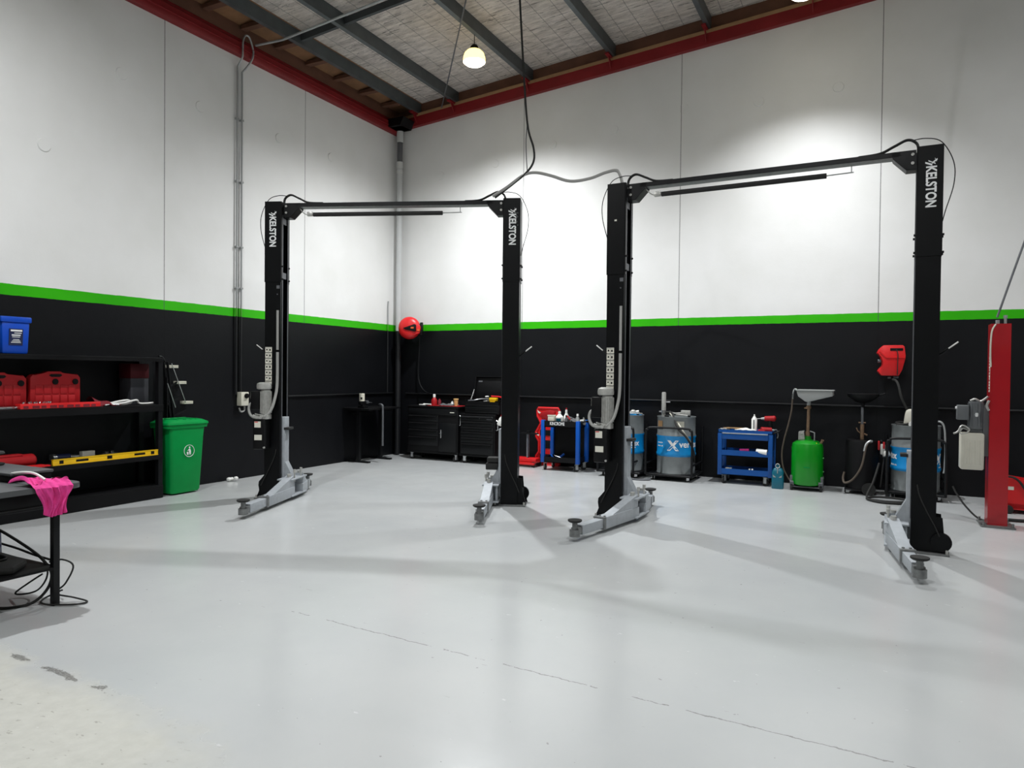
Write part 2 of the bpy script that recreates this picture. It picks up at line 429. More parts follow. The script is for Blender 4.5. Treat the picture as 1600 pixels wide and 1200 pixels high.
# roof steel
PX = [.57, 1.40, 2.92, 4.43, 5.98, 7.51, 9.04, 10.57, 12.1, 13.63]
ORD = ['first', 'second', 'third', 'fourth', 'fifth', 'sixth', 'seventh', 'eighth', 'ninth', 'tenth']
for i, x in enumerate(PX):
    z0, z1 = zpur(x), ztop(x)
    b = MB(); b.prism([(x, z0), (x, z1-.003), (x-.075, z1-.01), (x-.075, z1-.02), (x-.01, z1-.014), (x-.01, z0+.01), (x-.067, z0+.01), (x-.067, z0+.028), (x-.075, z0+.028), (x-.075, z0)], (0, -.04, 0), (1, 0, 0), (0, 0, 1), (0, YF+.06, 0))
    o = struct('roof_beam', b, M['purlin'], 'grey steel roof purlin, %s from the corner downpipe' % ORD[i])
    b = MB(); b.box(x-.1, x-.035, -.30, -.09, z0-.03, z0-.006, 0)
    b.prism([(-.22, z0-.03), (-.22, z0-.006), (-.085, zred(x)+.165), (-.085, zred(x)+.03)], (x-.075, 0, 0), (0, 1, 0), (0, 0, 1), (.012, 0, 0))
    struct('trim_%d' % (20+i), b, M['red_steel'], 'red cleat under the %s purlin' % ORD[i], o)
for i in range(len(PX)-1):
    a, c = PX[i]+.004, PX[i+1]-.08
    b = MB(); b.bar((a, -3.2, zpur(a)+.10), (c, -3.2, zpur(c)+.10), .05, .10)
    struct('roof_beam', b, M['bridge'], 'dark steel bridging bar between the %s and %s purlins' % (ORD[i], ORD[i+1]))
# round cast-in patches on the white panels: shallow raised discs of the wall itself
wl, wb = bpy.data.objects['wall_left'], bpy.data.objects['wall_back']
for (y, z) in ((-5.685, 5.24), (-4.538, 5.22), (-3.088, 5.22), (-1.9, 5.25), (-6.6, 4.1), (-8.3, 5.24)):
    b = MB(); b.cyl((-.001, y, z), (.011, y, z), .075, .069, 26); o = b.build('trim_40', M['wall_l'], wl); o['kind'] = 'structure'
for (x, z) in ((5.559, 5.83), (3.292, 5.57), (7.793, 5.78), (2.159, 5.38), (1.0, 5.3), (6.7, 5.75), (4.4, 5.66)):
    b = MB(); b.cyl((x, .001, z), (x, -.011, z), .075, .069, 26); o = b.build('trim_40', M['wall_b'], wb); o['kind'] = 'structure'

# ------------------------------------------------------------------ camera
CAMP = V(8.3303, -11.3136, 1.6)
def set_camera():
    yaw, pit, rol = math.radians(27.078), math.radians(-.8772), math.radians(.5975)
    f = V(-math.sin(yaw)*math.cos(pit), math.cos(yaw)*math.cos(pit), math.sin(pit))
    r = V(math.cos(yaw), math.sin(yaw), 0); u = r.cross(f)
    r2 = r*math.cos(rol)+u*math.sin(rol); u2 = u*math.cos(rol)-r*math.sin(rol)
    cam = bpy.data.cameras.new('camera'); o = bpy.data.objects.new('camera', cam); C.objects.link(o)
    cam.sensor_fit = 'HORIZONTAL'; cam.sensor_width = 36; cam.lens = 36*1108.76/1600; cam.clip_end = 100; cam.clip_start = .05
    m = Matrix((r2, u2, -f)).transposed().to_4x4(); m.translation = CAMP; o.matrix_world = m
    bpy.context.scene.camera = o
set_camera()

# ------------------------------------------------------------------ lamps
LP = [(2.86, -1.98, .44, 'round glowing pendant light near the corner, hanging under the third purlin', 1380, 148),
      (7.43, -1.50, .64, 'round glowing pendant light above the back wall, cut by the top edge of the picture', 760, 122),
      (2.86, -8.4, .44, 'pendant light above the left foreground, outside the picture', 780, 180),
      (7.41, -8.0, .44, 'pendant light above the middle of the floor, outside the picture', 640, 180),
      (12.0, -4.5, .44, 'pendant light above the red lift, outside the picture', 620, 180),
      (7.41, -13.6, .44, 'pendant light behind the camera', 520, 180)]
for x, y, drop, lab, watt, spr in LP:
    zb = zpur(x); zl = zb-drop+.06
    t = thing('pendant_light', lab, 'light', (x, y, zb), 0, 'pendant lights')
    b = MB(); b.tube([(0, 0, .03), (0, 0, -drop+.28)], .006, 6); b.build('hanging_wire', M['rubber'], t)
    b = MB(); b.lathe([(.0, .29), (.035, .29), (.06, .26), (.06, .22), (.05, .21), (0, .21)], (0, 0, -drop)); b.build('driver_housing', M['blackm'], t)
    b = MB(); b.lathe([(.05, .215), (.105, .20), (.145, .16), (.165, .10), (.170, .03), (.164, .03), (.158, .10), (.138, .155), (.10, .19), (.05, .205)], (0, 0, -drop)); b.build('reflector', M['lampr'], t)
    b = MB(); b.lathe([(0, -.025), (.08, -.02), (.13, .0), (.163, .03), (.163, .036), (0, .036)], (0, 0, -drop)); b.build('lens', M['lamp'], t)
    L = bpy.data.lights.new('lamp_light', 'SPOT'); L.shadow_soft_size = .055; L.energy = watt; L.color = (.965, .985, 1.); L.spot_size = math.radians(spr); L.spot_blend = 1.
    lo = bpy.data.objects.new('lamp_light', L); C.objects.link(lo); lo.parent = t; lo.location = (0, 0, -drop-.04)
w = bpy.data.worlds.new('world'); bpy.context.scene.world = w; w.use_nodes = True
w.node_tree.nodes['Background'].inputs[0].default_value = (.9, .95, 1, 1); w.node_tree.nodes['Background'].inputs[1].default_value = .05
vs = bpy.context.scene.view_settings
bpy.context.scene.display_settings.display_device = 'sRGB'
vs.view_transform = 'Standard'; vs.look = 'None'; vs.exposure = 0.26; vs.gamma = 1; vs.use_curve_mapping = False

# ------------------------------------------------------------------ two-post lifts
HL = 3.70
def make_post(root, s, lab, logo, dot=False, ghost=False):
    """s=-1 left, +1 right; open side faces the other post"""
    X = lambda a: s*(1.595-a)         # a: metres inward from the outer face
    def P(pts, z0, z1, m, name, par, bev=0):
        b = MB(); b.prism([(X(a), y) for a, y in pts], (0, 0, z0), (1, 0, 0), (0, 1, 0), (0, 0, z1-z0), bev); return b.build(name, m, par)
    lo = [(.006, -.125), (.206, -.125), (.206, -.075), (.196, -.075), (.196, -.113), (.150, -.113), (.135, -.105), (.018, -.105), (.018, .105), (.196, .113), (.196, .075), (.206, .075), (.206, .125), (.006, .125)]
    post = P(lo, .012, 2.86, M['black'], 'post', root)
    if lab: post['label'] = lab
    up = [(0, -.131), (.200, -.131), (.212, -.120), (.212, -.068), (.2065, -.068), (.2065, -.1252), (.0055, -.1252), (.0055, .1252), (.2065, .1252), (.2065, .068), (.212, .068), (.212, .12), (.2, .131), (0, .131)]
    P(up, 2.70, HL, M['black'], 'extension_sleeve', post)
    each('slide_rail', M['dgalv'], post, [lambda b, y=y: b.box(min(X(.2125), X(.2075)), max(X(.2125), X(.2075)), y-.010, y+.010, .3, HL-.16) for y in (-.0785, .0785)])
    each('cross_plate', M['dgalv'], post, [lambda b, z=z: b.box(min(X(.19), X(.2)), max(X(.19), X(.2)), -.06, .06, z-.045, z+.03) for z in (HL-.22, 2.80)])
    each('release_lever', M['blackm'], post, [lambda b: b.tube([(X(.02), .02, 1.80), (X(-.03), -.02, 1.83), (X(-.07), -.025, 1.866)], .009, 8)])
    each('lever_grip', M['white'], post, [lambda b: b.tube([(X(-.065), -.025, 1.862), (X(-.145), -.03, 1.925)], .0065, 8)])
    b = MB(); b.tube([(X(.15), 0, .9), (X(.15), 0, HL-.1)], .014, 8); b.tube([(X(.12), .03, 1.0), (X(.12), .03, HL-.1)], .007, 6); b.build('lift_chain', M['dgalv'], post)
    each('bolt', M['blackm'], post, [lambda b, z=z, y=y, a=a: b.cyl((X(a), y, z), (X(a+.02), y, z), .011, seg=8) for z in (2.90, 2.74) for a, y in ((-.018, -.06), (-.018, .06), (.206, -.1), (.206, .1))])
    # foot
    b = MB(); b.box(min(X(-.10), X(.30)), max(X(-.10), X(.30)), -.19, .19, 0, .014, .003); b.build('base_plate', M['armd'], post)
    gp = [(.006, .014), (-.115, .014), (-.085, .05), (-.065, .10), (-.075, .165), (-.07, .21), (-.035, .25), (.006, .30)] if s < 0 else [(.006, .014), (-.10, .014), (-.092, .06), (-.06, .17), (-.045, .33), (.006, .335)]
    b = MB()
    for y in (-.112, .100): b.prism([(X(a), z) for a, z in gp], (0, y, 0), (1, 0, 0), (0, 0, 1), (0, .012, 0))
    b.box(min(X(-.06), X(.0)), max(X(-.06), X(.0)), -.10, .10, .05, .19); gs = b.build('foot_gusset', M['black'], post)
    yb = .112 if (s < 0 or logo and ghost) else -.152
    b = MB(); b.cyl((X(-.035), yb, .115), (X(-.035), yb+.04, .115), .085, seg=22); b.build('pulley_cover', M['black'], gs)
    each('anchor_bolt', M['alu'], post, [lambda b, y=y, a=a: b.cyl((X(a), y, .01), (X(a), y, .05), .012, seg=8) for y in (-.16, .16) for a in (-.08, .27)])
    b = MB(); b.tube([(X(.16), -.128, .62), (X(.14), -.135, .52), (X(.08), -.14, .38), (X(.02), -.15, .26), (X(-.02), -.165, .17)], .006, 6, sm=5); b.build('release_cable', M['rubber'], post)
    fy = -.1318
    xc = X(.100)
    if logo:
        lettering('lettering', 'KELSTON', .115, M['letter'], post, (xc, fy, 3.325), (0, 0, -1), (1, 0, 0), width=.37, offset=.0035)
        b = MB()     # splash over the first letter
        for a0, a1, l0 in ((.515, .40, .075), (.53, .62, .07), (.56, 1.1, .055), (.48, -.25, .05)):
            pass
        z0 = 3.525
        for dx0, dz0, dx1, dz1, w_ in ((-.045, .012, .01, -.012, .016), (.008, .004, .05, .035, .016), (-.02, .03, .035, .0, .010), (.03, .05, .045, .02, .008)):
            b.prism([(xc+dx0, z0+dz0), (xc+dx1, z0+dz1), (xc+dx1, z0+dz1+w_), (xc+dx0, z0+dz0+w_)], (0, fy, 0), (1, 0, 0), (0, 0, 1), (0, -.0008, 0))
        b.build('emblem', M['letter'], post)
    if ghost:
        b = MB()
        rnd = random.Random(5)
        for k in range(34):
            zz = 3.53-abs(rnd.gauss(0, .10)); xx = xc+.02+rnd.uniform(-.03, .05)
            b.obox((xx, fy+.0006, zz), (rnd.uniform(.004, .014), .0006, rnd.uniform(.004, .022)), (0, rnd.uniform(-.5, .5), 0))
        b.build('adhesive_residue', M['ghost'], post)
    if dot:
        b = MB(); b.box(X(.10)-.013, X(.10)+.013, fy-.001, fy+.001, 3.285, 3.303); b.build('sticker', M['sticker'], post)
    return post
def make_carriage(root, s, front, back, zt=1.0, bumper=None):
    X = lambda a: s*(1.595-a)
    def bx(b, a0, a1, *r): b.box(min(X(a0), X(a1)), max(X(a0), X(a1)), *r)
    b = MB()
    bx(b, .14, .245, -.066, .066, .10, zt, .006)
    b.prism([(.245, .10), (.30, .10), (.30, .30), (.245, .52)], (0, -.05, 0), (s*-1, 0, 0), (0, 0, 1), (0, .1, 0))if False else None
    b.prism([(X(.245), .07), (X(.33), .07), (X(.33), .30), (X(.245), .46)], (0, -.055, 0), (1, 0, 0), (0, 0, 1), (0, .11, 0))
    for z in (.045, .245): bx(b, .22, .42, -.23, .23, z, z+.018, .004)
    bx(b, .235, .262, -.2, .2, .05, .26, .004)
    c = b.build('carriage', M['arm'], root)
    each('pivot_pin', M['alu'], c, [lambda b, y=y: b.cyl((X(.345), y, .03), (X(.345), y, .32), .026, seg=14) for y in (-.16, .16)])
    each('lock_knob', M['alu'], c, [lambda b, y=y: b.cyl((X(.39), y, .22), (X(.39), y, .36), .010, seg=8).cyl((X(.39), y, .33), (X(.39), y, .37), .018, seg=8) for y in (-.10, .10)])
    b = MB()
    if bumper == 'strip': bx(b, .235, .30, -.075, .075, .86, .89, .004)
    else: bx(b, .25, .40, -.075, .075, .42, .50, .012); bx(b, .25, .385, -.07, .07, .51, .57, .012)
    b.build('door_bumper', M['rubber'], c)
    for (tx, ty, plen) in (front, back):
        p = V(X(.345), -.16 if ty < 0 else .16, .10); q = V(tx, ty, .10); d = (q-p); L = d.length; d.normalize(); n = V(-d.y, d.x, 0)
        tip = q-d*.07; mid = p+d*(L*(.60 if ty < 0 else .55))
        b = MB(); b.bar(p-d*.05, mid, .115, .12, .006)
        # raised gusset on top of the outer tube
        w_ = .10
        b.prism([(-.03, .0), (L*.45, .0), (-.03, .135)], p-n*(w_/2)+V(0, 0, .06), d, (0, 0, 1), n*w_)
        a = b.build('swing_arm', M['arm'], root)
        b = MB(); b.bar(p+d*(L*.3)+V(0, 0, -.003), tip, .092, .092, .004); b.build('arm_extension', M['arm'], a)
        b = MB(); b.bar(mid-d*.03, mid+d*.012, .122, .126, .003)
        for k in (-.028, .028): b.cyl(mid-d*.05+n*k+V(0, 0, .055), mid-d*.05+n*k+V(0, 0, .068), .012, seg=10)
        b.build('stop_collar', M['armd'], a)
        b = MB(); b.cyl(q+V(0, 0, -.052), q+V(0, 0, .012), .052, seg=20); b.bar(tip-d*.02, q, .085, .06, .004); b.cyl(q+V(0, 0, .0), q+V(0, 0, .09), .026, seg=14)
        b.build('pad_socket', M['armd'], a)
        b = MB(); b.lathe([(.0, .085), (.055, .085), (.068, .095), (.068, .108), (.05, .112), (0, .112)], tuple(q), 26); b.build('lift_pad', M['rubber'], a)
    return c
def make_power_unit(root, flip=-1):
    x0, y0 = -1.590, -.205
    b = MB(); b.box(x0-.078, x0+.078, y0-.075, y0+.075, .63, 1.0, .014); b.box(x0+.0, x0+.07, y0+.07, -.126, .75, .95)
    tk = b.build('power_unit', M['blackm'], root, 'black hydraulic power unit with aluminium motor')
    b = MB(); b.box(x0-.055, x0+.025, y0-.0768, y0-.0752, .90, .975); b.box(x0-.055, x0+.04, y0-.0768, y0-.0752, .745, .81); b.build('sticker', M['sticker'], tk)
    b = MB(); b.box(x0-.053, x0-.01, y0-.0775, y0-.0765, .962, .972); b.build('sticker_band', M['red'], tk)
    xm = x0+.055
    b = MB(); b.cyl((xm, y0, 1.06), (xm, y0, 1.36), .058, seg=24)
    for k in range(18):
        a = 2*PI*k/18; b.obox((xm+.062*math.cos(a), y0+.062*math.sin(a), 1.21), (.016, .005, .27), (0, 0, a))
    b.lathe([(.0, 1.455), (.045, 1.455), (.075, 1.44), (.08, 1.41), (.078, 1.375), (.06, 1.365), (0, 1.36)], (xm-.022, y0, 0), 24, None, 1.15, 1.)
    b.build('motor', M['alu'], tk)
    b = MB(); b.box(x0-.115, x0-.005, y0-.06, y0+.05, 1.12, 1.345, .008); b.build('control_box', M['blackm'], tk)
    b = MB(); b.box(x0-.1175, x0-.1155, y0-.05, y0-.02, 1.25, 1.335); b.build('box_label', M['sticker'], tk)
    b = MB(); b.box(x0-.035, x0+.11, y0-.055, y0+.05, 1.0, 1.06, .008); b.cyl((x0-.02, y0-.06, 1.03), (x0-.075, y0-.075, 1.05), .012); b.cyl((x0+.03, y0-.05, 1.03), (x0+.03, y0-.10, 1.02), .016); b.cyl((x0-.0, y0-.05, 1.05), (x0-.03, y0-.11, 1.07), .008)
    b.build('valve_block', M['alu'], tk)
    b = MB(); b.tube([(x0-.085, y0-.02, 1.20), (x0-.125, y0-.04, 1.185), (x0-.14, y0-.05, 1.12), (x0-.10, y0-.07, 1.045), (x0-.02, y0-.085, 1.02), (x0+.04, y0-.08, 1.03)], .0165, 10, sm=6); b.build('flexible_conduit', M['cgrey'], tk)
    b = MB(); b.cyl((x0+.07, y0-.07, .655), (x0+.07, y0-.085, .655), .012, seg=10); b.build('drain_plug', M['alu'], tk)
    return tk
def make_lift(label, loc, rz, logoL, arms):
    t = thing('two_post_lift', label, 'vehicle lift', loc, rz, 'black two-post lifts')
    pl = make_post(t, -1, None, logoL, dot=not logoL)
    pr = make_post(t, 1, None, True, ghost=logoL)
    make_carriage(t, -1, arms[0], arms[1], 1.02, 'strip')
    make_carriage(t, 1, arms[2], arms[3], .92, 'block' if logoL else 'strip')
    # overhead crossbar between the two posts, end brackets, padded shut-off bar
    zc = HL-.085
    b = MB(); b.prism([(-.075, -.02), (.075, -.02), (.075, .024), (-.075, .024)], (-1.25, .02, zc+.055), (0, 1, 0), (0, 0, 1), (2.5, 0, 0))
    xb = b.build('crossbar', M['blacks'], t)
    b = MB(); b.box(-1.24, 1.24, -.045, .09, zc+.032, zc+.0352); b.build('underside_strip', M['armd'], xb)
    for s in (-1, 1):
        b = MB()
        for y in (-.055, .085): b.prism([(s*1.38, zc+.08), (s*1.385, zc-.10), (s*1.30, zc-.10), (s*1.19, zc+.015), (s*1.17, zc+.08)], (0, y, 0), (1, 0, 0), (0, 0, 1), (0, .008, 0))
        b.prism([(s*1.385, zc-.10), (s*1.30, zc-.10), (s*1.19, zc+.015), (s*1.19, zc+.021), (s*1.30, zc-.094), (s*1.385, zc-.094)], (0, -.055, 0), (1, 0, 0), (0, 0, 1), (0, .148, 0))
        br = b.build('end_bracket', M['blacks'], xb)
    each('bracket_bolt', M['alu'], xb, [lambda b, s=s, z=z: b.cyl((s*1.352, -.056, z), (s*1.352, -.064, z), .014, seg=10) for s in (-1, 1) for z in (zc+.04, zc-.04)])
    sb = MB(); sb.cyl((-1.02, .0, zc-.055), (.62, .0, zc-.055), .026, seg=14); bar = sb.build('shutoff_bar', M['rubber'], t, 'black padded bar under the crossbar')
    b = MB(); b.cyl((.60, 0, zc-.055), (.86, 0, zc-.05), .006, seg=6); b.tube([(.84, 0, zc+.02), (.84, 0, zc-.052)], .005, 6); b.build('bar_rod', M['galv'], bar)
    b = MB(); b.tube([(-1.09, 0, zc-.03), (-1.02, 0, zc-.055)], .014, 8)
    b.box(-1.10, -1.03, -.02, .02, zc-.075, zc-.025, .004); b.tube([(-1.20, -.01, zc+.03), (-1.14, -.02, zc-.04), (-1.07, -.01, zc-.07)], .006, 6, sm=5); b.build('bar_hanger', M['alu'], bar)
    # hoses arching from the post tops on to the crossbar, thin cables looping outside
    for s in (-1, 1):
        b = MB()
        for k in (0, .018): b.tube([(s*1.40, -.02+k, HL-.03), (s*1.385, -.02+k, HL+.06), (s*1.31, -.02+k, HL+.105), (s*1.20, -.02+k, HL+.06), (s*1.08, -.02+k, HL+.008), (s*.9, k, HL+.003)], .011, 8, sm=6)
        b.build('hydraulic_hose', M['rubber'], t)
        b = MB(); b.tube([(s*1.33, -.05, HL+.08), (s*1.45, -.05, HL+.09), (s*1.58, -.05, HL+.04), (s*1.675, -.05, HL-.15), (s*1.68, -.05, HL-.35), (s*1.62, -.05, HL-.58), (s*1.597, -.05, HL-.68)], .0045, 6, sm=6); b.build('release_cable', M['rubber'], t)
    b = MB(); b.tube([(-1.3, .03, HL-.004), (1.3, .03, HL-.004)], .012, 8); b.build('hydraulic_hose', M['rubber'], t)
    make_power_unit(t)
    # warning stickers and cable duct on the left post front
    b = MB()
    for k in range(7): b.box(-1.582, -1.497, -.1262, -.1248, 1.83-k*.071, 1.893-k*.071)
    b.box(-1.56, -1.497, -.1262, -.1248, 1.385, 1.40); st = b.build('sticker_strip', M['sticker'], pl)
    b = MB(); rnd = random.Random(3)
    for k in range(7):
        z = 1.83-k*.071
        b.box(-1.570, -1.553, -.1268, -.1261, z+.018+rnd.uniform(0, .01), z+.042); b.box(-1.530, -1.512, -.1268, -.1261, z+.016, z+.036+rnd.uniform(0, .01)); b.box(-1.541, -1.5385, -.1268, -.1261, z+.006, z+.050); b.box(-1.578, -1.502, -.1268, -.1261, z+.054, z+.057)
    b.build('sticker_pictogram', M['blackm'], pl)
    b = MB(); b.tube([(-1.42, -.135, 2.35), (-1.42, -.135, 1.86)], .016, 8); b.tube([(-1.42, -.135, 1.83), (-1.42, -.14, 1.45), (-1.43, -.17, 1.28), (-1.46, -.22, 1.12), (-1.53, -.26, 1.03)], .018, 10, sm=6); b.build('cable_duct', M['cgrey'], pl)
    b = MB(); b.box(-1.44, -1.40, -.128, -.124, 2.62, 2.66); b.cyl((-1.43, -.124, 2.55), (-1.43, -.13, 2.55), .008, seg=8); b.build('switch', M['dgalv'], pl)
    return t
make_lift('black two-post vehicle lift nearer the corner, lettering on both posts', (2.987, -4.142, 0), math.radians(21.3), True,
          ((-1.26, -1.33, 0), (-1.34, .66, 0), (1.29, -1.22, 0), (1.26, .70, 0)))
make_lift('black two-post vehicle lift in front of the grey drums, lettering on one post only', (7.2573, -3.7115, 0), math.radians(-.84), False,
          ((-1.435, -1.33, 0), (-1.36, .86, 0), (1.425, -1.25, 0), (1.20, .62, 0)))
# ------------------------------------------------------------------ red lift post at the right edge
t = thing('red_lift_post', 'red lift post with grey motor and milky oil tank, at the right edge', 'vehicle lift', (9.525, -2.06, 0), math.radians(1))
b = MB(); b.prism([(-.09, -.10), (.09, -.10), (.09, .10), (.045, .10), (.045, .09), (.08, .09), (.08, -.09), (-.08, -.09), (-.08, .09), (-.045, .09), (-.045, .10), (-.09, .10)], (0, 0, .015), (1, 0, 0), (0, 1, 0), (0, 0, 2.17)); post = b.build('post', M['redp'], t)
b = MB(); b.box(-.155, .155, -.19, .19, 0, .016, .003); b.build('base_plate', M['armd'], post)
each('anchor_bolt', M['armd'], post, [lambda b, x=x, y=y: b.cyl((x, y, .01), (x, y, .055), .012, seg=8) for x in (-.13, .13) for y in (-.16, .16)])
b = MB(); b.box(-.092, -.0895, -.085, -.02, 1.45, 1.83); st = b.build('lettered_strip', M['sticker'], post)
b = MB(); rnd = random.Random(9)
for k in range(11): b.box(-.0932, -.0918, -.075, -.03, 1.47+k*.032, 1.47+k*.032+rnd.uniform(.008, .02))
b.build('strip_marks', M['redp'], post)
b = MB(); b.tube([(-.05, -.105, 2.18), (-.085, -.108, 2.10), (-.095, -.108, 1.9), (-.088, -.108, 1.72)], .008, 6, sm=5); b.build('pale_cable', M['offw'], post)
b = MB(); b.cyl((-.02, 0, 2.18), (-.02, 0, 2.23), .02, seg=10); b.cyl((.05, 0, 2.18), (.05, 0, 2.25), .014, seg=10); b.cyl((.05, 0, 2.25), (.05, 0, 2.28), .02, seg=10); b.build('top_fitting', M['galv'], post)
pu = MB(); pu.box(-.35, -.13, -.11, .06, .60, 1.00, .02)
for k in range(4): pu.box(-.315+k*.048, -.29+k*.048, -.114, -.10, .66, .93, .008)
pw = pu.build('power_unit', M['tank'], t, 'milky plastic oil tank of the motor unit')
b = MB(); b.cyl((-.205, -.02, 1.045), (-.205, -.02, 1.34), .07, seg=24); b.box(-.275, -.135, -.05, .03, 1.0, 1.06, .008)
for k in range(14):
    a = 2*PI*k/14; b.obox((-.205+.072*math.cos(a), -.02+.072*math.sin(a), 1.2), (.012, .006, .25), (0, 0, a))
b.build('motor', M['motor'], pw)
b = MB(); b.box(-.385, -.275, -.08, .02, 1.14, 1.30, .008); b.build('control_box', M['motor'], pw)
b = MB(); b.cyl((-.385, -.05, 1.27), (-.40, -.05, 1.27), .014, seg=10); b.cyl((-.205, -.091, 1.2), (-.205, -.094, 1.2), .022, seg=16); b.build('button', M['letter'], pw)
b = MB(); b.tube([(-.28, -.06, 1.03), (-.33, -.09, 1.05), (-.36, -.10, 1.0), (-.31, -.10, .99), (-.27, -.09, 1.04), (-.34, -.11, 1.08), (-.38, -.11, 1.01), (-.42, -.12, .99)], .009, 6, sm=4)
b.tube([(-.26, -.05, 1.35), (-.22, -.06, 1.37), (-.17, -.04, 1.345), (-.13, -.05, 1.37), (-.10, -.06, 1.40)], .012, 6, sm=4); b.tube([(-.10, -.125, 1.36), (-.12, -.125, 1.30), (-.10, -.125, 1.25)], .012, 6, sm=4); b.build('hydraulic_fitting', M['alu'], pw)
b = MB(); b.box(-.14, -.088, -.06, .06, .75, 1.3); b.build('mounting_bracket', M['motor'], pw)
solo('floor_cable', MB().tube([(9.16, -1.62, .335), (9.20, -1.66, .25), (9.28, -1.75, .13), (9.40, -1.85, .02), (9.55, -1.90, .012)], .010, 6, sm=6), M['rubber'], 'black cable dropping to the floor behind the red post', 'cable')
solo('floor_hose', MB().tube([(9.66, -1.75, .02), (9.85, -1.72, .02), (10.1, -1.5, .02), (10.4, -1.2, .02)], .018, 8, sm=6), M['rubber'], 'thick black hose lying on the floor right of the red post', 'hose')
solo('stay_chain', MB().tube([(9.50, -2.06, 2.26), (9.64, -2.05, 2.75), (9.80, -2.04, 3.3), (10.3, -2.0, 4.6), (10.57, -1.95, zpur(10.57))], .011, 6), M['dgalv'], 'dark cable rising from the top of the red post', 'cable')

# red floor machine beyond the red post
t = thing('floor_jack', 'low red floor jack on the floor behind the red post, cut by the right edge', 'jack', (9.78, -1.0, 0), math.radians(-6))
b = MB(); b.prism([(-.12, .05), (.62, .05), (.62, .16), (.30, .27), (.16, .40), (-.02, .42), (-.12, .36)], (0, -.16, 0), (1, 0, 0), (0, 0, 1), (0, .03, 0)); b.prism([(-.12, .05), (.62, .05), (.62, .16), (.30, .27), (.16, .40), (-.02, .42), (-.12, .36)], (0, .13, 0), (1, 0, 0), (0, 0, 1), (0, .03, 0)); b.box(-.12, .6, -.16, .16, .06, .12)
ch = b.build('chassis', M['red'], t)
b = MB(); b.tube([(-.12, -.18, .43), (-.02, -.18, .44), (.08, -.18, .41), (.17, -.18, .28), (.22, -.18, .2)], .013, 8, sm=5); b.build('handle', M['rubber'], t)
b = MB(); b.box(-.05, .05, -.163, -.161, .28, .32); b.box(-.05, -.02, -.163, -.161, .12, .19); b.build('sticker', M['sticker'], ch)
for x in (0, .5):
    for y in (-.19, .19):
        b = MB(); b.cyl((x, y-.02, .05), (x, y+.02, .05), .05, seg=18); b.build('wheel', M['rubber'], t)

# ------------------------------------------------------------------ left wall: conduits and isolator
def conduit(y, label, loop):
    t = thing('steel_conduit', label, 'conduit', (.03, y, 1.25), 0, 'conduits on the left wall')
    b = MB(); b.tube([(0, 0, 0), (0, 0, 4.70)] if not loop else [(0, 0, 0), (0, 0, 4.70)], .0135, 12); b.build('pipe', M['conduit'], t)
    b = MB()
    if not loop: b.tube([(0, 0, 4.69), (.01, 0, 4.76), (.095, 0, 4.86), (.105, 0, 4.98), (.105, .005, 5.10), (.11, .04, 5.19), (.115, .10, 5.20), (.11, .15, 5.14), (.105, .19, 5.05)], .0135, 10, sm=6)
    else: b.tube([(0, 0, 4.70), (.05, .04, 4.78), (.10, .09, 4.90), (.105, .11, 5.0), (.105, .108, 5.04)], .0135, 10, sm=6)
    b.build('bend', M['galv'], t)
    b = MB()
    for z in (1.55, 2.15, 3.1, 4.0):
        b.box(-.028, .02, -.02, .02, z-.012, z+.012); b.cyl((-.005, -.04, z), (-.005, .04, z), .006, seg=6)
    b.build('saddle_clip', M['conduit'], t)
conduit(-3.925, 'tall steel conduit on the left wall, further from the corner', False)
conduit(-3.840, 'tall steel conduit on the left wall ending in the isolator box', True)
solo('long_conduit', MB().tube([(.15, -3.70, 6.375), (.6, -3.62, 6.40), (2.227, -3.51, zpur(2.2)-.02), (9, -3.45, zpur(9)-.02)], .017, 8), M['galv'], 'thin pale conduit crossing under the purlins from the left wall', 'conduit')
t = thing('isolator_switch', 'cream isolator switch box at the foot of the wall conduits', 'switch', (.03, -3.82, 1.18))
b = MB(); b.box(-.028, .07, -.07, .07, -.10, .10, .008); b.build('box', M['offw'], t)
b = MB(); b.cyl((.07, .02, .045), (.09, .02, .045), .036, seg=18); b.bar((.098, -.005, .045), (.098, .045, .045), .018, .018); b.build('knob', M['blackm'], t)
b = MB(); b.tube([(.02, .03, -.10), (.02, .03, -.16), (.02, -.0, -.185), (.02, -.04, -.18), (.02, -.065, -.13)], .013, 8, sm=5); b.build('flexible_conduit', M['cgrey'], t)
solo('conduit_run', MB().tube([(.02, -3.7, 1.20), (.02, -2.0, 1.195), (.02, -.12, 1.19)], .016, 8), M['blacks'], 'black conduit running low along the left wall', 'conduit')
solo('conduit_run', MB().tube([(.25, -.02, 1.185), (3, -.02, 1.185), (7, -.02, 1.18), (11, -.02, 1.175)], .018, 8), M['blacks'], 'black conduit running low along the wall behind the drums and carts', 'conduit')
b = MB(); rnd = random.Random(4)
for k in range(5): b.ball((rnd.uniform(-.04, .04), rnd.uniform(-.05, .05), .03+rnd.uniform(-.006, .02)), .03, (1, 1.2, .9), 8, 6)
solo('paper_scrap', b, M['white'], 'crumpled white paper on the floor at the foot of the left wall', 'paper', loc=(.12, -4.06, .0))

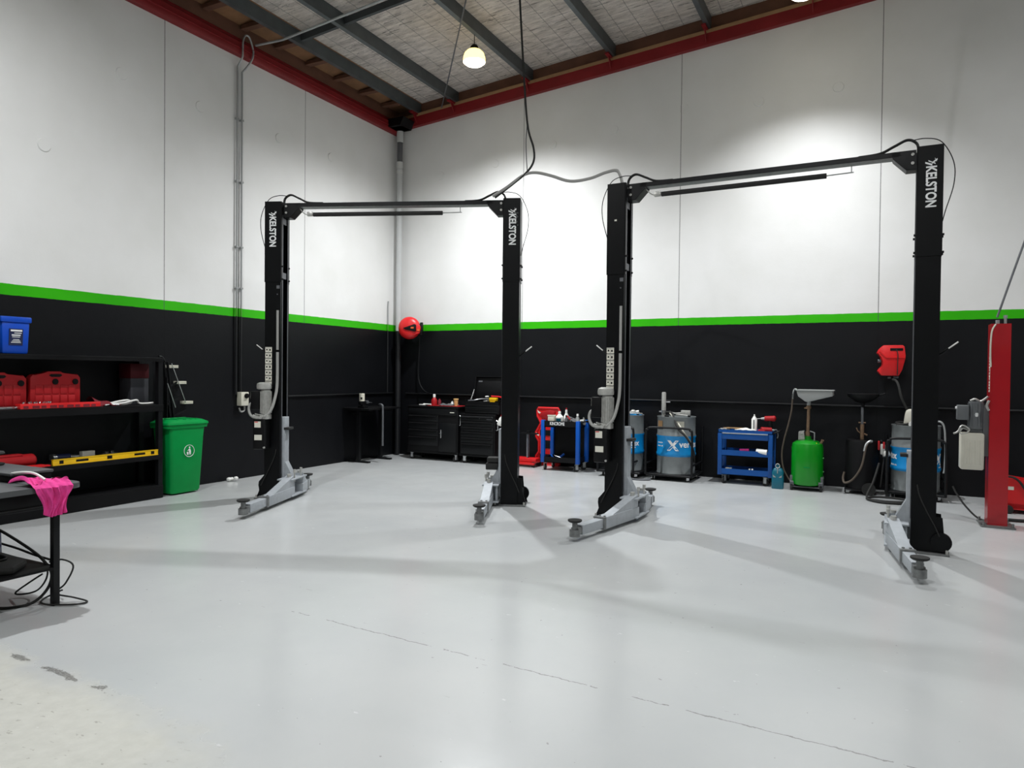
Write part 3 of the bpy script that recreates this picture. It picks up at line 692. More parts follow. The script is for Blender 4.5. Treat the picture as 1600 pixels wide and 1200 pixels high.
# ------------------------------------------------------------------ corner downpipe
t = thing('downpipe', 'plastic downpipe in the corner, white above and black below the stripe', 'pipe', (.15, -.14, 0))
b = MB(); b.tube([(0, 0, .02), (0, 0, 5.62)], .055, 20); b.build('pipe', M['downpipe'], t)
b = MB(); b.tube([(0, 0, 5.55), (0, 0, 5.70), (-.01, .02, 5.95), (-.01, .02, 6.05)], .052, 18); b.build('offset', M['dgalv'], t)
b = MB(); b.cyl((0, 0, 5.50), (0, 0, 5.62), .064, seg=22); b.cyl((0, 0, 5.40), (0, 0, 5.46), .061, seg=22); b.cyl((-.01, .02, 6.0), (-.01, .02, 6.22), .066, seg=22); b.build('collar', M['pvc'], t)
b = MB(); b.box(-.10, .23, -.26, .05, 6.21, 6.36, .01); b.prism([(-.13, 6.36), (.30, 6.36), (.22, 6.21), (-.08, 6.21)], (0, -.30, 0), (1, 0, 0), (0, 0, 1), (0, .36, 0)); b.build('rain_head', M['blackm'], t)
b = MB()
for z in (2.0, 3.3, 4.6): b.cyl((0, 0, z-.015), (0, 0, z+.015), .058, seg=20); b.cyl((-.05, .02, z), (-.09, .03, z), .012, seg=8)
b.build('pipe_clip', M['downpipe'], t)
solo('steel_conduit', MB().tube([(.02, -.30, 1.2), (.02, -.30, 2.85), (.02, -.29, 2.95)], .014, 8), M['conduit'], 'short thin conduit on the left wall beside the downpipe', 'conduit')

# ------------------------------------------------------------------ hose reels
t = thing('hose_reel', 'round red hose reel with black badge beside the downpipe', 'hose reel', (.55, -.26, 2.43), math.radians(22), 'red reels')
mt = Matrix.Rotation(PI/2, 4, 'X')
b = MB(); b.lathe([(0, .085), (.12, .08), (.17, .06), (.205, .025), (.212, 0), (.205, -.025), (.17, -.06), (.12, -.075), (0, -.08)], seg=36, mtx=Matrix.Translation((-.05, 0, 0)) @ mt)
b.prism([(.02, .11), (.16, .06), (.18, .0), (.16, -.10), (.02, -.15)], (0, -.07, 0), (1, 0, 0), (0, 0, 1), (0, .14, 0), .012); sh = b.build('reel_shell', M['red'], t)
b = MB(); b.prism([(-.15, .0), (.07, .075), (.10, .06), (.10, -.055), (.07, -.065), (-.10, -.03)], (.0, -.100, -.005), (1, 0, 0), (0, 0, 1), (0, .02, 0), .003); b.build('badge', M['blackm'], sh)
b = MB(); b.box(-.0, .055, -.103, -.1005, -.015, .015); b.box(.115, .165, -.085, -.07, -.06, -.02); b.build('badge_mark', M['orange'], sh)
b = MB(); b.box(.13, .21, -.05, .05, -.10, .075, .01); b.cyl((.17, 0, .06), (.17, 0, .10), .02); b.bar((.19, -.04, .09), (.19, .04, .09), .03, .03); b.bar((.19, -.04, -.11), (.19, .04, -.11), .03, .03); b.build('hose_guide', M['blackm'], t)
b = MB(); b.bar((-.05, .07, 0), (-.05, .20, 0), .10, .22); b.tube([(-.15, .06, .12), (-.24, .08, .08), (-.27, .1, -.03), (-.25, .12, -.12)], .010, 8, sm=4); b.build('wall_bracket', M['blackm'], t)
solo('air_hose', MB().tube([(.66, -.18, 2.29), (.63, -.12, 2.15), (.60, -.10, 1.84), (.597, -.10, 1.52), (.668, -.12, 1.333), (.796, -.16, 1.236), (.921, -.22, 1.203)], .0125, 8, sm=6), M['blacks'], 'black air hose hanging from the round red reel', 'hose')
t = thing('cord_reel', 'boxy red cord reel on the black wall above the black oil drainer', 'cord reel', (8.52, -.17, 1.83), math.radians(4), 'red reels')
out = [(-.155, .15), (-.10, .205), (.13, .205), (.155, .185), (.16, .08), (.168, .075), (.165, .02), (.13, -.13), (.09, -.21), (-.12, -.21), (-.165, -.15), (-.15, -.12), (-.105, -.07), (-.10, -.02), (-.125, .05), (-.175, .10)]
b = MB(); b.prism(out, (0, -.15, 0), (1, 0, 0), (0, 0, 1), (0, .20, 0), .02); sh = b.build('reel_shell', M['red'], t)
b = MB(); b.prism([(-.155, .12), (-.07, .03), (.165, .03), (.165, .045), (-.065, .045), (-.14, .125)], (0, -.158, 0), (1, 0, 0), (0, 0, 1), (0, .012, 0)); b.build('shell_ridge', M['red'], sh)
b = MB(); b.box(-.02, .135, -.154, -.148, .13, .165, .002); b.build('slot', M['blackm'], sh)
b = MB(); b.tube([(.055, -.155, .15), (.07, -.165, .09), (.072, -.17, .0), (.07, -.165, -.20)], .006, 6, sm=4); b.build('cord', M['rubber'], t)
b = MB(); b.cyl((-.165, -.10, -.01), (-.13, -.10, -.01), .025); b.bar((-.0, .04, 0), (-.0, .165, 0), .12, .2); b.build('wall_bracket', M['dgalv'], t)
b = MB(); b.box(-.04, .0, -.10, -.06, -.25, -.225, .004); b.box(.03, .09, -.11, -.05, -.245, -.215, .006); b.build('plug_end', M['dgalv'], t)

# ------------------------------------------------------------------ hanging cables above the lifts
solo('roof_cable', MB().tube([(4.41, -3.65, zpur(4.4)+.02), (4.463, -3.65, 6.10), (4.535, -3.65, 5.09), (4.593, -3.66, 4.546), (4.672, -3.66, 4.28), (4.68, -3.67, 4.12), (4.60, -3.68, 4.00), (4.42, -3.70, 3.87), (4.20, -3.74, 3.72)], .013, 8, sm=6), M['rubber'], 'black cable dropping from a purlin to the corner lift', 'cable')
solo('roof_cable', MB().tube([(4.588, -3.66, 4.58), (4.572, -3.66, 4.40), (4.578, -3.66, 4.2), (4.60, -3.675, 4.01)], .006, 6, sm=4), M['dgalv'], 'thin tie wire beside the lower bend of the black roof cable', 'cable')
solo('link_hose', MB().tube([(4.18, -3.76, 3.735), (4.36, -3.72, 3.84), (4.55, -3.68, 3.965), (4.70, -3.66, 3.985), (4.90, -3.66, 3.925), (5.15, -3.67, 3.83), (5.40, -3.68, 3.83), (5.60, -3.70, 3.87), (5.74, -3.71, 3.865), (5.80, -3.72, 3.72)], .018, 8, sm=8), M['cgrey'], 'grey hose sagging between the tops of the two black lifts', 'hose')
solo('brace_rod', MB().tube([(1.064, -.10, 6.53), (1.6, -.78, zpur(1.6)-.03), (3.3, -2.95, zpur(3.3)-.03), (5.6, -5.9, zpur(5.6)-.03)], .011, 6), M['dgalv'], 'thin diagonal brace rod under the roof near the corner', 'rod')

# ------------------------------------------------------------------ storage rack on the left wall
RY0, RY1 = -7.95, -5.42
t = thing('storage_rack', 'long black steel storage rack along the left wall', 'rack', (0, 0, 0))
for (x, y) in ((.40, RY1-.03), (.03, RY1-.03), (.40, RY0+.03), (.03, RY0+.03)):
    b = MB(); b.prism([(-.03, -.03), (.03, -.03), (.03, .03), (.024, .03), (.024, -.024), (-.03, -.024)] if x < .2 else [(-.03, -.03), (.03, -.03), (.03, .03), (-.03, .03)], (x, y, 0), (1, 0, 0), (0, 1, 0), (0, 0, 1.74)); b.build('upright', M['blacks'], t)
for z, th in ((1.745, .05), (1.167, .085), (.54, .055), (.165, .16)):
    b = MB(); b.box(.005, .44, RY0, RY1, z-.02, z, .002); b.box(.425, .44, RY0, RY1, z-th, z-.02); b.box(.005, .02, RY0, RY1, z-th, z-.02); b.build('shelf', M['blackm'], t)
rackx = .44
def shelf_case(y0, y1, zh, label, latch=True):
    t = thing('tool_case', label, 'tool case', (.22, (y0+y1)/2, 1.168), 0, 'red cases on the rack')
    w_ = (y1-y0)/2
    b = MB(); out = [(-w_, .02), (-w_+.03, 0), (w_-.03, 0), (w_, .02), (w_, zh-.07), (w_-.03, zh-.03), (w_*.3, zh-.03), (w_*.22, zh), (-w_*.35, zh), (-w_*.45, zh-.03), (-w_+.03, zh-.035), (-w_, zh-.07)]
    b.prism(out, (-.045, 0, 0), (0, 1, 0), (0, 0, 1), (.09, 0, 0), .010)
    for k in range(5):
        for j in range(2): b.box(.04, .052, -w_+.05+k*(2*w_-.1)/5, -w_+.05+(k+.86)*(2*w_-.1)/5, .03+j*.12, .135+j*.115, .006)
    sh = b.build('shell', M['redc'], t)
    b = MB(); b.prism([(-.075, zh-.045), (-.055, zh-.03), (.05, zh-.03), (.065, zh-.045), (.04, zh-.062), (-.05, zh-.062)], (.046, 0, 0), (0, 1, 0), (0, 0, 1), (.004, 0, 0)); b.build('handle_slot', M['blackm'], sh)
    b = MB()
    for y in (-.01, w_-.06): b.cyl((.045, y, zh-.115), (.055, y, zh-.115), .032, seg=18)
    b.build('latch', M['blackm'], sh)
shelf_case(-6.89, -6.35, .40, 'red moulded case standing on the second shelf, wholly in view')
shelf_case(-7.46, -6.925, .385, 'red moulded case standing on the second shelf, cut by the left edge')
t = thing('tool_tray', 'flat red tool tray at the front of the second shelf', 'tray', (.385, -6.65, 1.168))
b = MB(); b.box(-.05, .05, -.43, .43, 0, .055, .006); tr = b.build('tray', M['red'], t)
rnd = random.Random(2)
each('cutout', M['redb'], tr, [lambda b, k=k: b.box(.049, .052, -.40+k*.09, -.35+k*.09+.02*(k % 2), .006, .034) for k in range(9)])
b = MB()
for k in range(11): b.cyl((-.01+rnd.uniform(-.02, .03), -.39+k*.03, .056), (-.01+rnd.uniform(-.02, .03), -.39+k*.03+.01, .07), .010, seg=8)
b.build('socket', M['chrome'], t)
solo('silver_sockets', MB().box(-.03, .03, -.10, .10, 0, .028, .006).cyl((-.02, -.2, .016), (.02, .16, .016), .015), M['chrome'], 'silver tool lying beside the flat red tray, by the left edge', 'tool', loc=(.35, -7.2, 1.168))
b = MB(); b.sheet(lambda u, v: (.10+.22*v, -.18+.30*u, .012+.085*(1-u)*math.sin(PI*min(1, .2+v*.8))+.012*math.sin(9*u+4*v)), 10, 8, .01); solo('folded_rag', b, M['redb'], 'dark red rag lying beside the upright red case', 'rag', loc=(.10, -6.07, 1.172))
solo('pliers', MB().tube([(-.02, -.09, .012), (.0, 0, .015), (.02, .09, .012)], .009, 6).tube([(.03, -.09, .012), (.0, 0, .018), (-.02, .085, .012)], .009, 6), M['chrome'], 'small pliers on the second shelf beside the white lead', 'tool', loc=(.40, -6.08, 1.17))
solo('white_lead', MB().tube([(0, -.17, .03), (.02, -.05, .055), (0, .06, .06), (-.03, .12, .03), (-.02, .02, .012), (.0, -.10, .012), (.02, -.16, .02), (.03, -.02, .03), (.02, .15, .06), (.0, .20, .02), (.0, .30, .014), (.01, .38, .02)], .011, 8, sm=6), M['white'], 'coiled white lead on the second shelf near its end post', 'cable', loc=(.37, -5.90, 1.168))
t = thing('storage_box', 'dark grey box with dark red lid standing on the second shelf beside the end post', 'box', (.16, -5.60, 1.168))
b = MB(); b.box(-.11, .11, -.14, .10, 0, .32, .006); b.build('body', M['greyd'], t)
b = MB(); b.box(-.115, .115, -.145, .105, .32, .50, .01); b.build('lid', M['redd'], t)
t = thing('spirit_level', 'long yellow spirit level along the front of the third shelf', 'spirit level', (.41, -6.105, .541), math.radians(0))
b = MB(); b.box(-.014, .014, -.64, .64, 0, .068, .003); b.box(-.018, .018, -.64, .64, 0, .010); b.box(-.018, .018, -.64, .64, .058, .068); bar = b.build('bar', M['yellow'], t)
b = MB()
for y, l in ((-.55, .022), (.55, .022), (.0, .03)): b.box(.0135, .0165, y-l, y+l, .016, .052)
for y in (-.32, .38): b.box(.0135, .0155, y-.07, y+.07, .022, .046)
b.build('vial_window', M['blackm'], bar)
t = thing('torch', 'navy torch lying behind the yellow level', 'torch', (.09, -6.42, .541))
b = MB(); b.cyl((0, -.10, .048), (0, .05, .044), .036, seg=16); b.build('barrel', M['navy'], t)
b = MB(); b.cyl((0, -.15, .048), (0, -.10, .048), .048, .036, seg=16); b.build('head', M['chrome'], t)
b = MB(); b.cyl((0, .05, .044), (0, .16, .034), .026, seg=12); b.build('tail_cap', M['chrome'], t)
solo('small_carton', MB().box(-.03, .03, -.075, .075, 0, .095, .003), M['sticker'], 'small pale carton behind the yellow level, right of the torch', 'box', loc=(.12, -6.18, .541))
solo('loose_parts', MB().box(-.03, .03, -.06, .13, -.007, .03).box(-.02, .02, -.02, .02, .03, .055).cyl((.0, .08, .03), (.0, .08, .058), .018, seg=10), M['chrome'], 'loose metal parts behind the middle of the yellow level', 'parts', loc=(.07, -5.92, .548))
b = MB(); b.cyl((0, -.30, .07), (0, .20, .07), .07, seg=20); b.ball((0, .20, .07), .07, (1, .7, 1)); b.box(-.05, .05, -.2, .1, .12, .15, .02); solo('tool_roll', b, M['redc'], 'red tool roll on the third shelf, left of the yellow level', 'tool roll', loc=(.26, -7.08, .541))
b = MB(); b.box(-.04, .04, -.13, .10, 0, .03, .008); b.box(-.03, .03, .09, .16, 0, .02, .006); solo('red_tray', b, M['red'], 'small bright red tray between the red roll and the yellow level', 'tray', loc=(.40, -6.93, .541))
# blue bucket
t = thing('bucket', 'blue plastic bucket with dark label on the top of the rack', 'bucket', (.26, -7.10, 1.746))
b = MB(); b.prism([(-.125, -.125), (.125, -.125), (.125, .125), (-.125, .125)], (0, 0, 0), (1, 0, 0), (0, 1, 0), (0, 0, .33), .018)
for v in b.b.verts:
    k = 1+.10*(v.co.z/.33); v.co.x *= k; v.co.y *= k
bk = b.build('body', M['bluep'], t)
b = MB(); b.box(-.15, .15, -.15, .15, .325, .385, .012); b.build('lid', M['bluep'], t)
b = MB(); b.box(.136, .1385, -.07, .065, .09, .26, .0); 
for v in b.b.verts: v.co.x += .012*(v.co.z-.17)/.17*.8
lb = b.build('label', M['navy'], bk)
b = MB()
for z, a, c, h in ((.232, -.055, .055, .018), (.212, -.02, .05, .008), (.188, -.045, .04, .012), (.172, -.04, .035, .006), (.145, -.03, .03, .006), (.13, -.04, .04, .006), (.115, -.05, .045, .006)): b.box(.1388, .1402, a, c, z, z+h)
for v in b.b.verts: v.co.x += .012*(v.co.z-.17)/.17*.8+.001
b.build('label_print', M['letter'], bk)

# ------------------------------------------------------------------ step ladder and green bin
t = thing('step_ladder', 'folded black step ladder with pale treads leaning on the wall behind the green bin', 'ladder', (.035, -4.96, 0))
R_ = Matrix.Rotation(math.radians(8), 4, 'Y')
b = MB()
for y0, y1 in ((-.15, .07), (-.22, -.14)):
    pass
for x in (-.01, .065):
    b.bar((x, .06, 0), (x, -.15, 1.70), .014, .035)
b.tube([(.02, -.15, 1.70), (.02, -.19, 1.76), (.02, -.24, 1.77)], .012, 8, sm=4); b.build('front_rail', M['blacks'], t)
b = MB(); b.tube([(.085, -.10, 1.68), (.085, .115, 1.16)], .005, 6); b.tube([(.085, -.16, 1.42), (.085, -.04, 1.10)], .005, 6); b.build('rail_highlight', M['galv'], t)  # pale tubes draw the highlight along the black rails
b = MB()
for x in (-.012, .066): b.bar((x, -.16, .0), (x, -.16, 1.5), .010, .03)
for k in range(3): b.bar((.06, -.16, 1.34-.2*k), (.06, .04+.05*k, 1.46-.2*k), .012, .022)
b.build('rear_rail', M['blacks'], t)
for k, (y, z) in enumerate(((-.06, 1.655), (.065, 1.443), (.17, 1.175), (.25, .88))):
    b = MB(); b.box(-.01, .075, y-.068, y+.068, z-.034, z+.004, .003)
    for q in range(3): b.box(.0755, .078, y-.066, y+.066, z-.031+q*.012, z-.024+q*.012)
    b.build('tread', M['offw'], t)
t = thing('wheelie_bin', 'green wheelie bin with white round emblem at the end of the rack', 'bin', (.300, -5.085, 0))
b = MB(); W_ = .245
vs_ = []
def ring(z, hx, hy, r=.04, n=5, ox=0):
    pts = []
    for cx, cy, a0 in ((hx-r, hy-r, 0), (-hx+r, hy-r, 90), (-hx+r, -hy+r, 180), (hx-r, -hy+r, 270)):
        for k in range(n): a = math.radians(a0+90*k/(n-1)); pts.append((cx+ox+r*math.cos(a), cy+r*math.sin(a), z))
    return pts
def loft(b, rings):
    R = [[b.b.verts.new(p) for p in r] for r in rings]; n = len(R[0])
    for A, B in zip(R, R[1:]):
        for k in range(n): b.b.faces.new((A[k], A[(k+1) % n], B[(k+1) % n], B[k]))
    b.b.faces.new(R[0][::-1]); b.b.faces.new(R[-1])
loft(b, [ring(.02, .13, .205), ring(.045, .14, .22), ring(.70, .170, .250), ring(.72, .170, .250), ring(.86, .180, .262)])
bd = b.build('body', M['binc'], t)
b = MB(); loft(b, [ring(.855, .190, .30, .05), ring(.895, .194, .308, .05), ring(.90, .185, .295, .05)]); b.build('rim', M['binc'], t)
b = MB(); loft(b, [ring(.90, .195, .315, .05, 5, .01), ring(.925, .19, .31, .05, 5, .01), ring(.955, .15, .26, .06), ring(.962, .12, .22, .06)])
for k in (-.12, -.02, .08, .16): b.box(-.12, .14, k-.018, k+.018, .955, .968, .004)
b.build('lid', M['binc'], t)
b = MB(); b.cyl((-.165, -.22, .955), (-.165, .22, .955), .014); b.build('hinge_bar', M['binc'], t)
b = MB(); 
for y in (-.21, .21): b.cyl((-.10, y-.02, .08), (-.10, y+.02, .08), .08, seg=20)
b.build('wheel', M['rubber'], t)
ex = .1685
mtx = Matrix.Translation((ex, .02, .555)) @ Matrix.Rotation(math.radians(90-2.7), 4, 'Y')
b = MB(); b.tube([(mtx @ V(.075*math.cos(2*PI*k/36), .075*math.sin(2*PI*k/36), 0)) for k in range(36)], .0035, 6, closed=True)
mk = Matrix.Translation((ex+.002, .02, .555)) @ Matrix.Rotation(math.radians(-2.7), 4, 'Y')
def pp(poly): b.prism([(u, v) for u, v in poly], mk @ V(0, 0, 0), mk.to_3x3() @ V(0, 1, 0), mk.to_3x3() @ V(0, 0, 1), mk.to_3x3() @ V(.002, 0, 0))
pp([(.004+.011*math.cos(2*PI*k/14), .044+.011*math.sin(2*PI*k/14)) for k in range(14)])
pp([(-.002, .03), (.012, .03), (.022, -.005), (.02, -.048), (.010, -.048), (.006, -.01), (-.002, -.048), (-.010, -.048), (-.004, .0)])
pp([(-.004, .026), (-.028, .004), (-.024, -.002), (-.002, .014)])
pp([(-.040, -.012), (-.016, -.012), (-.020, -.048), (-.036, -.048)])
b.build('emblem', M['letter'], bd)
# ------------------------------------------------------------------ corner bench
t = thing('corner_bench', 'black bench on T-shaped feet in the corner under the stripe', 'bench', (.02, -1.10, 0))
b = MB(); b.box(.0, .58, -.48, .44, .93, .965, .006); b.build('benchtop', M['blackm'], t)
for y in (-.32, .30):
    b = MB(); b.box(.20, .26, y-.03, y+.03, .03, .93); b.box(.02, .47, y-.035, y+.035, 0, .03, .005); b.box(.06, .5, y-.025, y+.025, .90, .93); b.build('leg', M['blacks'], t)
b = MB(); b.box(.05, .09, -.29, .27, .80, .86); b.build('stretcher', M['blacks'], t)
t = thing('bench_vice', 'small black vice on the corner bench carrying the white can', 'vice', (.34, -1.42, .966))
b = MB(); b.box(-.07, .07, -.06, .06, 0, .03, .006); b.cyl((0, 0, .03), (0, 0, .055), .045); b.box(-.035, .035, -.09, .05, .055, .115, .006); b.build('base', M['blackm'], t)
b = MB(); b.box(-.045, .045, .05, .07, .07, .125, .004); b.box(-.045, .045, .08, .10, .07, .125, .004); b.cyl((0, .05, .085), (0, .17, .085), .012); b.cyl((-.06, .17, .085), (.06, .17, .085), .006); b.build('jaw', M['dgalv'], t)
t = thing('tin_can', 'white can standing on the small vice in the corner', 'can', (.34, -1.45, 1.082))
b = MB(); b.lathe([(0, 0), (.048, 0), (.048, .13), (.044, .134), (0, .134)]); cn = b.build('body', M['offw'], t)
b = MB(); b.obox((.022, -.040, .05), (.03, .006, .04), (0, 0, math.radians(30))); b.build('label', M['blackm'], cn)
b = MB()
for k in (-.012, .012): b.tube([(.30, .08+k, 1.0), (.33, .0+k, 1.03), (.40, -.02+k, 1.02), (.42, -.02+k, .92), (.42, -.02+k, .30)], .010, 8, sm=5)
solo('draped_hose', b, M['dgalv'], 'doubled dark hose hanging over the edge of the corner bench', 'hose', loc=(.23, -1.24, 0))

# ------------------------------------------------------------------ black tool cabinets
def cabinet(name, label, x0, x1, y0, y1, z0, z1, rows, door=None):
    t = thing(name, label, 'tool cabinet', ((x0+x1)/2, (y0+y1)/2, 0)); hx, hy = (x1-x0)/2, (y1-y0)/2
    b = MB(); b.box(-hx, hx, -hy, hy, z0, z1, .008); b.box(-hx-.012, hx+.012, -hy-.012, hy+.012, z1-.03, z1+.004, .008); b.box(-hx-.008, hx+.008, -hy-.006, hy+.006, z0-.008, z0+.03, .004); b.build('body', M['blackm'], t)
    dx1 = hx-.03 if door is None else door[0]
    for za, zb in rows:
        b = MB(); b.box(-hx+.03, dx1, -hy-.014, -hy, za, zb, .004); d = b.build('drawer', M['blacks'], t)
        b = MB(); b.prism([(-.0, zb-.002), (-.012, zb-.006), (-.018, zb-.022), (-.012, zb-.026), (0, zb-.02)], (-hx+.035, -hy-.013, 0), (0, 1, 0), (0, 0, 1), (dx1+hx-.07, 0, 0)); b.build('drawer_pull', M['blackm'], d)
    if door:
        b = MB(); b.box(door[0]+.02, hx-.03, -hy-.014, -hy, z0+.04, rows[0][0]-.01, .004); d = b.build('door', M['blacks'], t)
        b = MB(); b.cyl((door[0]+.07, -hy-.03, .42), (door[0]+.07, -hy-.03, .57), .012, seg=10); b.build('door_handle', M['chrome'], d)
        b = MB(); b.cyl((door[0]+.035, -hy-.014, .5), (door[0]+.035, -hy-.019, .5), .009, seg=10); b.build('lock', M['chrome'], d)
    for x in (-hx+.07, hx-.07):
        for y, rz in ((-hy+.06, .5), (hy-.06, 2.)): caster(t, x, y, z0-.008, .05, rz+x)
    return t, hx, hy
t, hx, hy = cabinet('tool_cabinet', 'wide black tool cabinet with a red mat on top, next to the corner', .66, 1.74, -.52, -.06, .135, .985, [(.83, .94), (.70, .82), (.57, .69), (.44, .56), (.27, .43)][1:], door=(.13, 0))
b = MB(); b.box(-hx+.03, hx-.03, -hy-.014, -hy, .83, .94, .004); d = b.build('drawer', M['blacks'], t)
b = MB(); b.box(hx-.16, hx-.07, -hy-.0165, -hy-.0135, .875, .89); b.build('name_plate', M['sticker'], d)
b = MB(); b.tube([(hx+.012, -hy+.04, .66), (hx+.03, -hy+.04, .67), (hx+.03, -hy+.04, .82), (hx+.012, -hy+.04, .83)], .011, 8); b.build('side_handle', M['chrome'], t)
t, hx, hy = cabinet('tool_cabinet', 'narrower black roller cabinet under the open tool chest', 1.80, 2.50, -.54, -.08, .135, .875, [(.755, .835), (.66, .745), (.57, .65), (.47, .56), (.37, .46), (.17, .36)])
b = MB(); b.box(-hx+.03, hx-.04, -hy-.0165, -hy-.0135, .828, .836); b.box(hx-.16, hx-.06, -hy-.0165, -hy-.0135, .785, .798); b.cyl((.05, -hy-.014, .805), (.05, -hy-.02, .805), .008, seg=8); b.build('name_plate', M['dgalv'], t)
b = MB(); b.tube([(hx, -hy+.05, .60), (hx+.03, -hy+.05, .61), (hx+.03, -hy+.05, .76), (hx, -hy+.05, .77)], .011, 8); b.build('side_handle', M['chrome'], t)
# open top chest
t = thing('tool_chest', 'black tool chest with its lid open standing on the narrower cabinet', 'tool chest', (2.22, -.31, .88))
hx, hy = .345, .20
b = MB(); b.box(-hx, hx, -hy, hy, 0, .16, .004)
b.box(-hx, -hx+.012, -hy, hy, .16, .25); b.box(hx-.012, hx, -hy, hy, .16, .25); b.box(-hx, hx, hy-.012, hy, .16, .25); b.box(-hx, hx, -hy, -hy+.012, .16, .215); b.build('body', M['blackm'], t)
for za, zb in ((.015, .08), (.09, .155)):
    b = MB(); b.box(-hx+.02, hx-.02, -hy-.012, -hy, za, zb, .003); d = b.build('drawer', M['blacks'], t)
    b = MB(); b.box(-hx+.03, hx-.03, -hy-.02, -hy-.01, zb-.012, zb-.004, .002); b.build('drawer_pull', M['blackm'], d)
b = MB(); Rl = Matrix.Translation((0, hy-.005, .25)) @ Matrix.Rotation(math.radians(-10), 4, 'X')
b.box(-hx, hx, -.05, -.035, .0, .40, .004, Rl); b.box(-hx, -hx+.012, -.09, -.04, .02, .40, 0, Rl); b.box(hx-.012, hx, -.09, -.04, .02, .40, 0, Rl); b.box(-hx, hx, -.09, -.04, .388, .40, 0, Rl); ld = b.build('lid', M['blackm'], t)
b = MB(); b.box(-hx+.05, -hx+.13, -.0525, -.0505, .30, .325, 0, Rl); b.build('lid_plate', M['dgalv'], ld)
b = MB()
for s in (-1, 1): b.tube([(s*(hx-.02), -.02, .24), (s*(hx-.015), .10, .42)], .007, 6)
b.build('lid_stay', M['chrome'], t)
b = MB(); b.tube([(hx, -.10, .05), (hx+.03, -.10, .06), (hx+.03, -.10, .18), (hx, -.10, .19)], .010, 8); b.build('side_handle', M['chrome'], t)
def loc_tool(name, label, m, pts, r, cat='tool', base=(2.22, -.31, .88)):
    solo(name, MB().tube(pts, r, 8), m, label, cat, 'tools in the open chest', loc=base)
b = MB(); b.box(-.30, .30, -.16, .16, .165, .20); 
solo('foam_tray', b, M['rubber'], 'black tray lying inside the open tool chest', 'tray', loc=(2.22, -.31, .88))
loc_tool('long_spanner', 'longest silver spanner lying across the open tool chest', M['chrome'], [(-.22, -.08, .235), (-.12, .0, .255), (.1, .02, .255)], .014)
loc_tool('spanner', 'silver spanner at the front left of the open tool chest', M['dgalv'], [(-.30, -.17, .225), (-.20, -.05, .23)], .012)
loc_tool('ratchet', 'silver ratchet in the middle of the open tool chest', M['chrome'], [(.0, -.15, .22), (.04, -.08, .225), (.12, -.03, .23)], .012)
loc_tool('screwdriver', 'red handled screwdriver at the back of the open tool chest', M['red'], [(.02, .10, .30), (.16, .12, .295), (.22, .12, .285)], .017)
loc_tool('marker', 'white marker at the back of the open tool chest', M['white'], [(-.10, .11, .29), (-.04, .115, .295)], .016)
solo('yellow_case', MB().box(-.07, .07, -.04, .04, 0, .06, .008).box(-.05, .05, -.045, -.035, -.028, .0, .002), M['yellow'], 'yellow box in the right of the open tool chest', 'box', loc=(2.39, -.40, 1.105))
t = thing('spray_bottle', 'white spray bottle with red trigger hanging on the side of the roller cabinet', 'spray bottle', (2.57, -.50, .70))
Rb = Matrix.Rotation(math.radians(24), 4, 'Y')
b = MB(); b.lathe([(0, 0), (.05, 0), (.055, .02), (.05, .12), (.022, .18), (.018, .20), (0, .20)], mtx=Rb); b.build('bottle', M['white'], t)
b = MB(); b.box(-.05, .03, -.015, .015, .20, .24, .006, Rb); b.box(-.045, -.03, -.01, .01, .15, .20, .003, Rb); b.build('trigger', M['red'], t)
# things on the wide cabinet
CT = .99
solo('bench_mat', MB().box(-.34, .32, -.17, .15, 0, .008, .003), M['redc'], 'thin red mat on top of the wide tool cabinet', 'mat', loc=(1.42, -.34, CT))
t = thing('squeeze_bottle', 'dark red bottle with white cap on the wide tool cabinet', 'bottle', (1.13, -.36, CT))
b = MB(); b.lathe([(0, 0), (.052, 0), (.056, .02), (.054, .10), (.03, .14), (.02, .15), (0, .15)]); b.build('bottle', M['redc'], t)
b = MB(); b.lathe([(0, .15), (.024, .15), (.024, .205), (.018, .21), (0, .21)]); b.build('cap', M['white'], t)
solo('bottle', MB().lathe([(0, 0), (.028, 0), (.03, .09), (.016, .11), (.016, .125), (0, .125)]), M['redb'], 'second smaller red bottle on the wide tool cabinet, beside the capped one', 'bottle', loc=(1.225, -.33, CT))
t = thing('paper_cup', 'tan paper cup on the red mat', 'cup', (1.61, -.38, CT+.009))
b = MB(); b.lathe([(0, 0), (.032, 0), (.043, .115), (.040, .115), (.030, .006), (0, .006)]); b.build('cup', M['tanc'], t)
b = MB(); b.lathe([(.030, .11), (.047, .112), (.047, .125), (.038, .13), (0, .13)]); b.build('lid', M['tanc'], t)
def rag(name, label, m, loc, sx, sy, h, seed, group=None):
    rnd = random.Random(seed); ph = [rnd.uniform(0, 6) for _ in range(4)]
    b = MB(); b.sheet(lambda u, v: ((u-.5)*sx, (v-.5)*sy, .006+h*(.5+.5*math.sin(7*u+ph[0])*math.sin(6*v+ph[1]))*math.sin(PI*u)**.5*math.sin(PI*v)**.5+.003*math.sin(20*u+ph[2])), 14, 10, .005)
    return solo(name, b, m, label, 'rag', group, loc=loc)
rag('shop_rag', 'striped grey rag heaped on the red mat, left of the tan cup', M['greyc'], (1.42, -.36, CT+.01), .30, .18, .05, 1)
rag('shop_rag', 'pale grey rag heaped on the red mat, touching the tan cup', M['galv'], (1.50, -.28, CT+.01), .14, .14, .085, 2)
solo('white_tools', MB().box(-.12, .0, -.03, .03, 0, .02, .006).cyl((-.05, .02, .022), (.14, -.01, .018), .014, seg=10), M['white'], 'white tools lying at the left of the red bottle', 'tool', loc=(.96, -.40, CT))

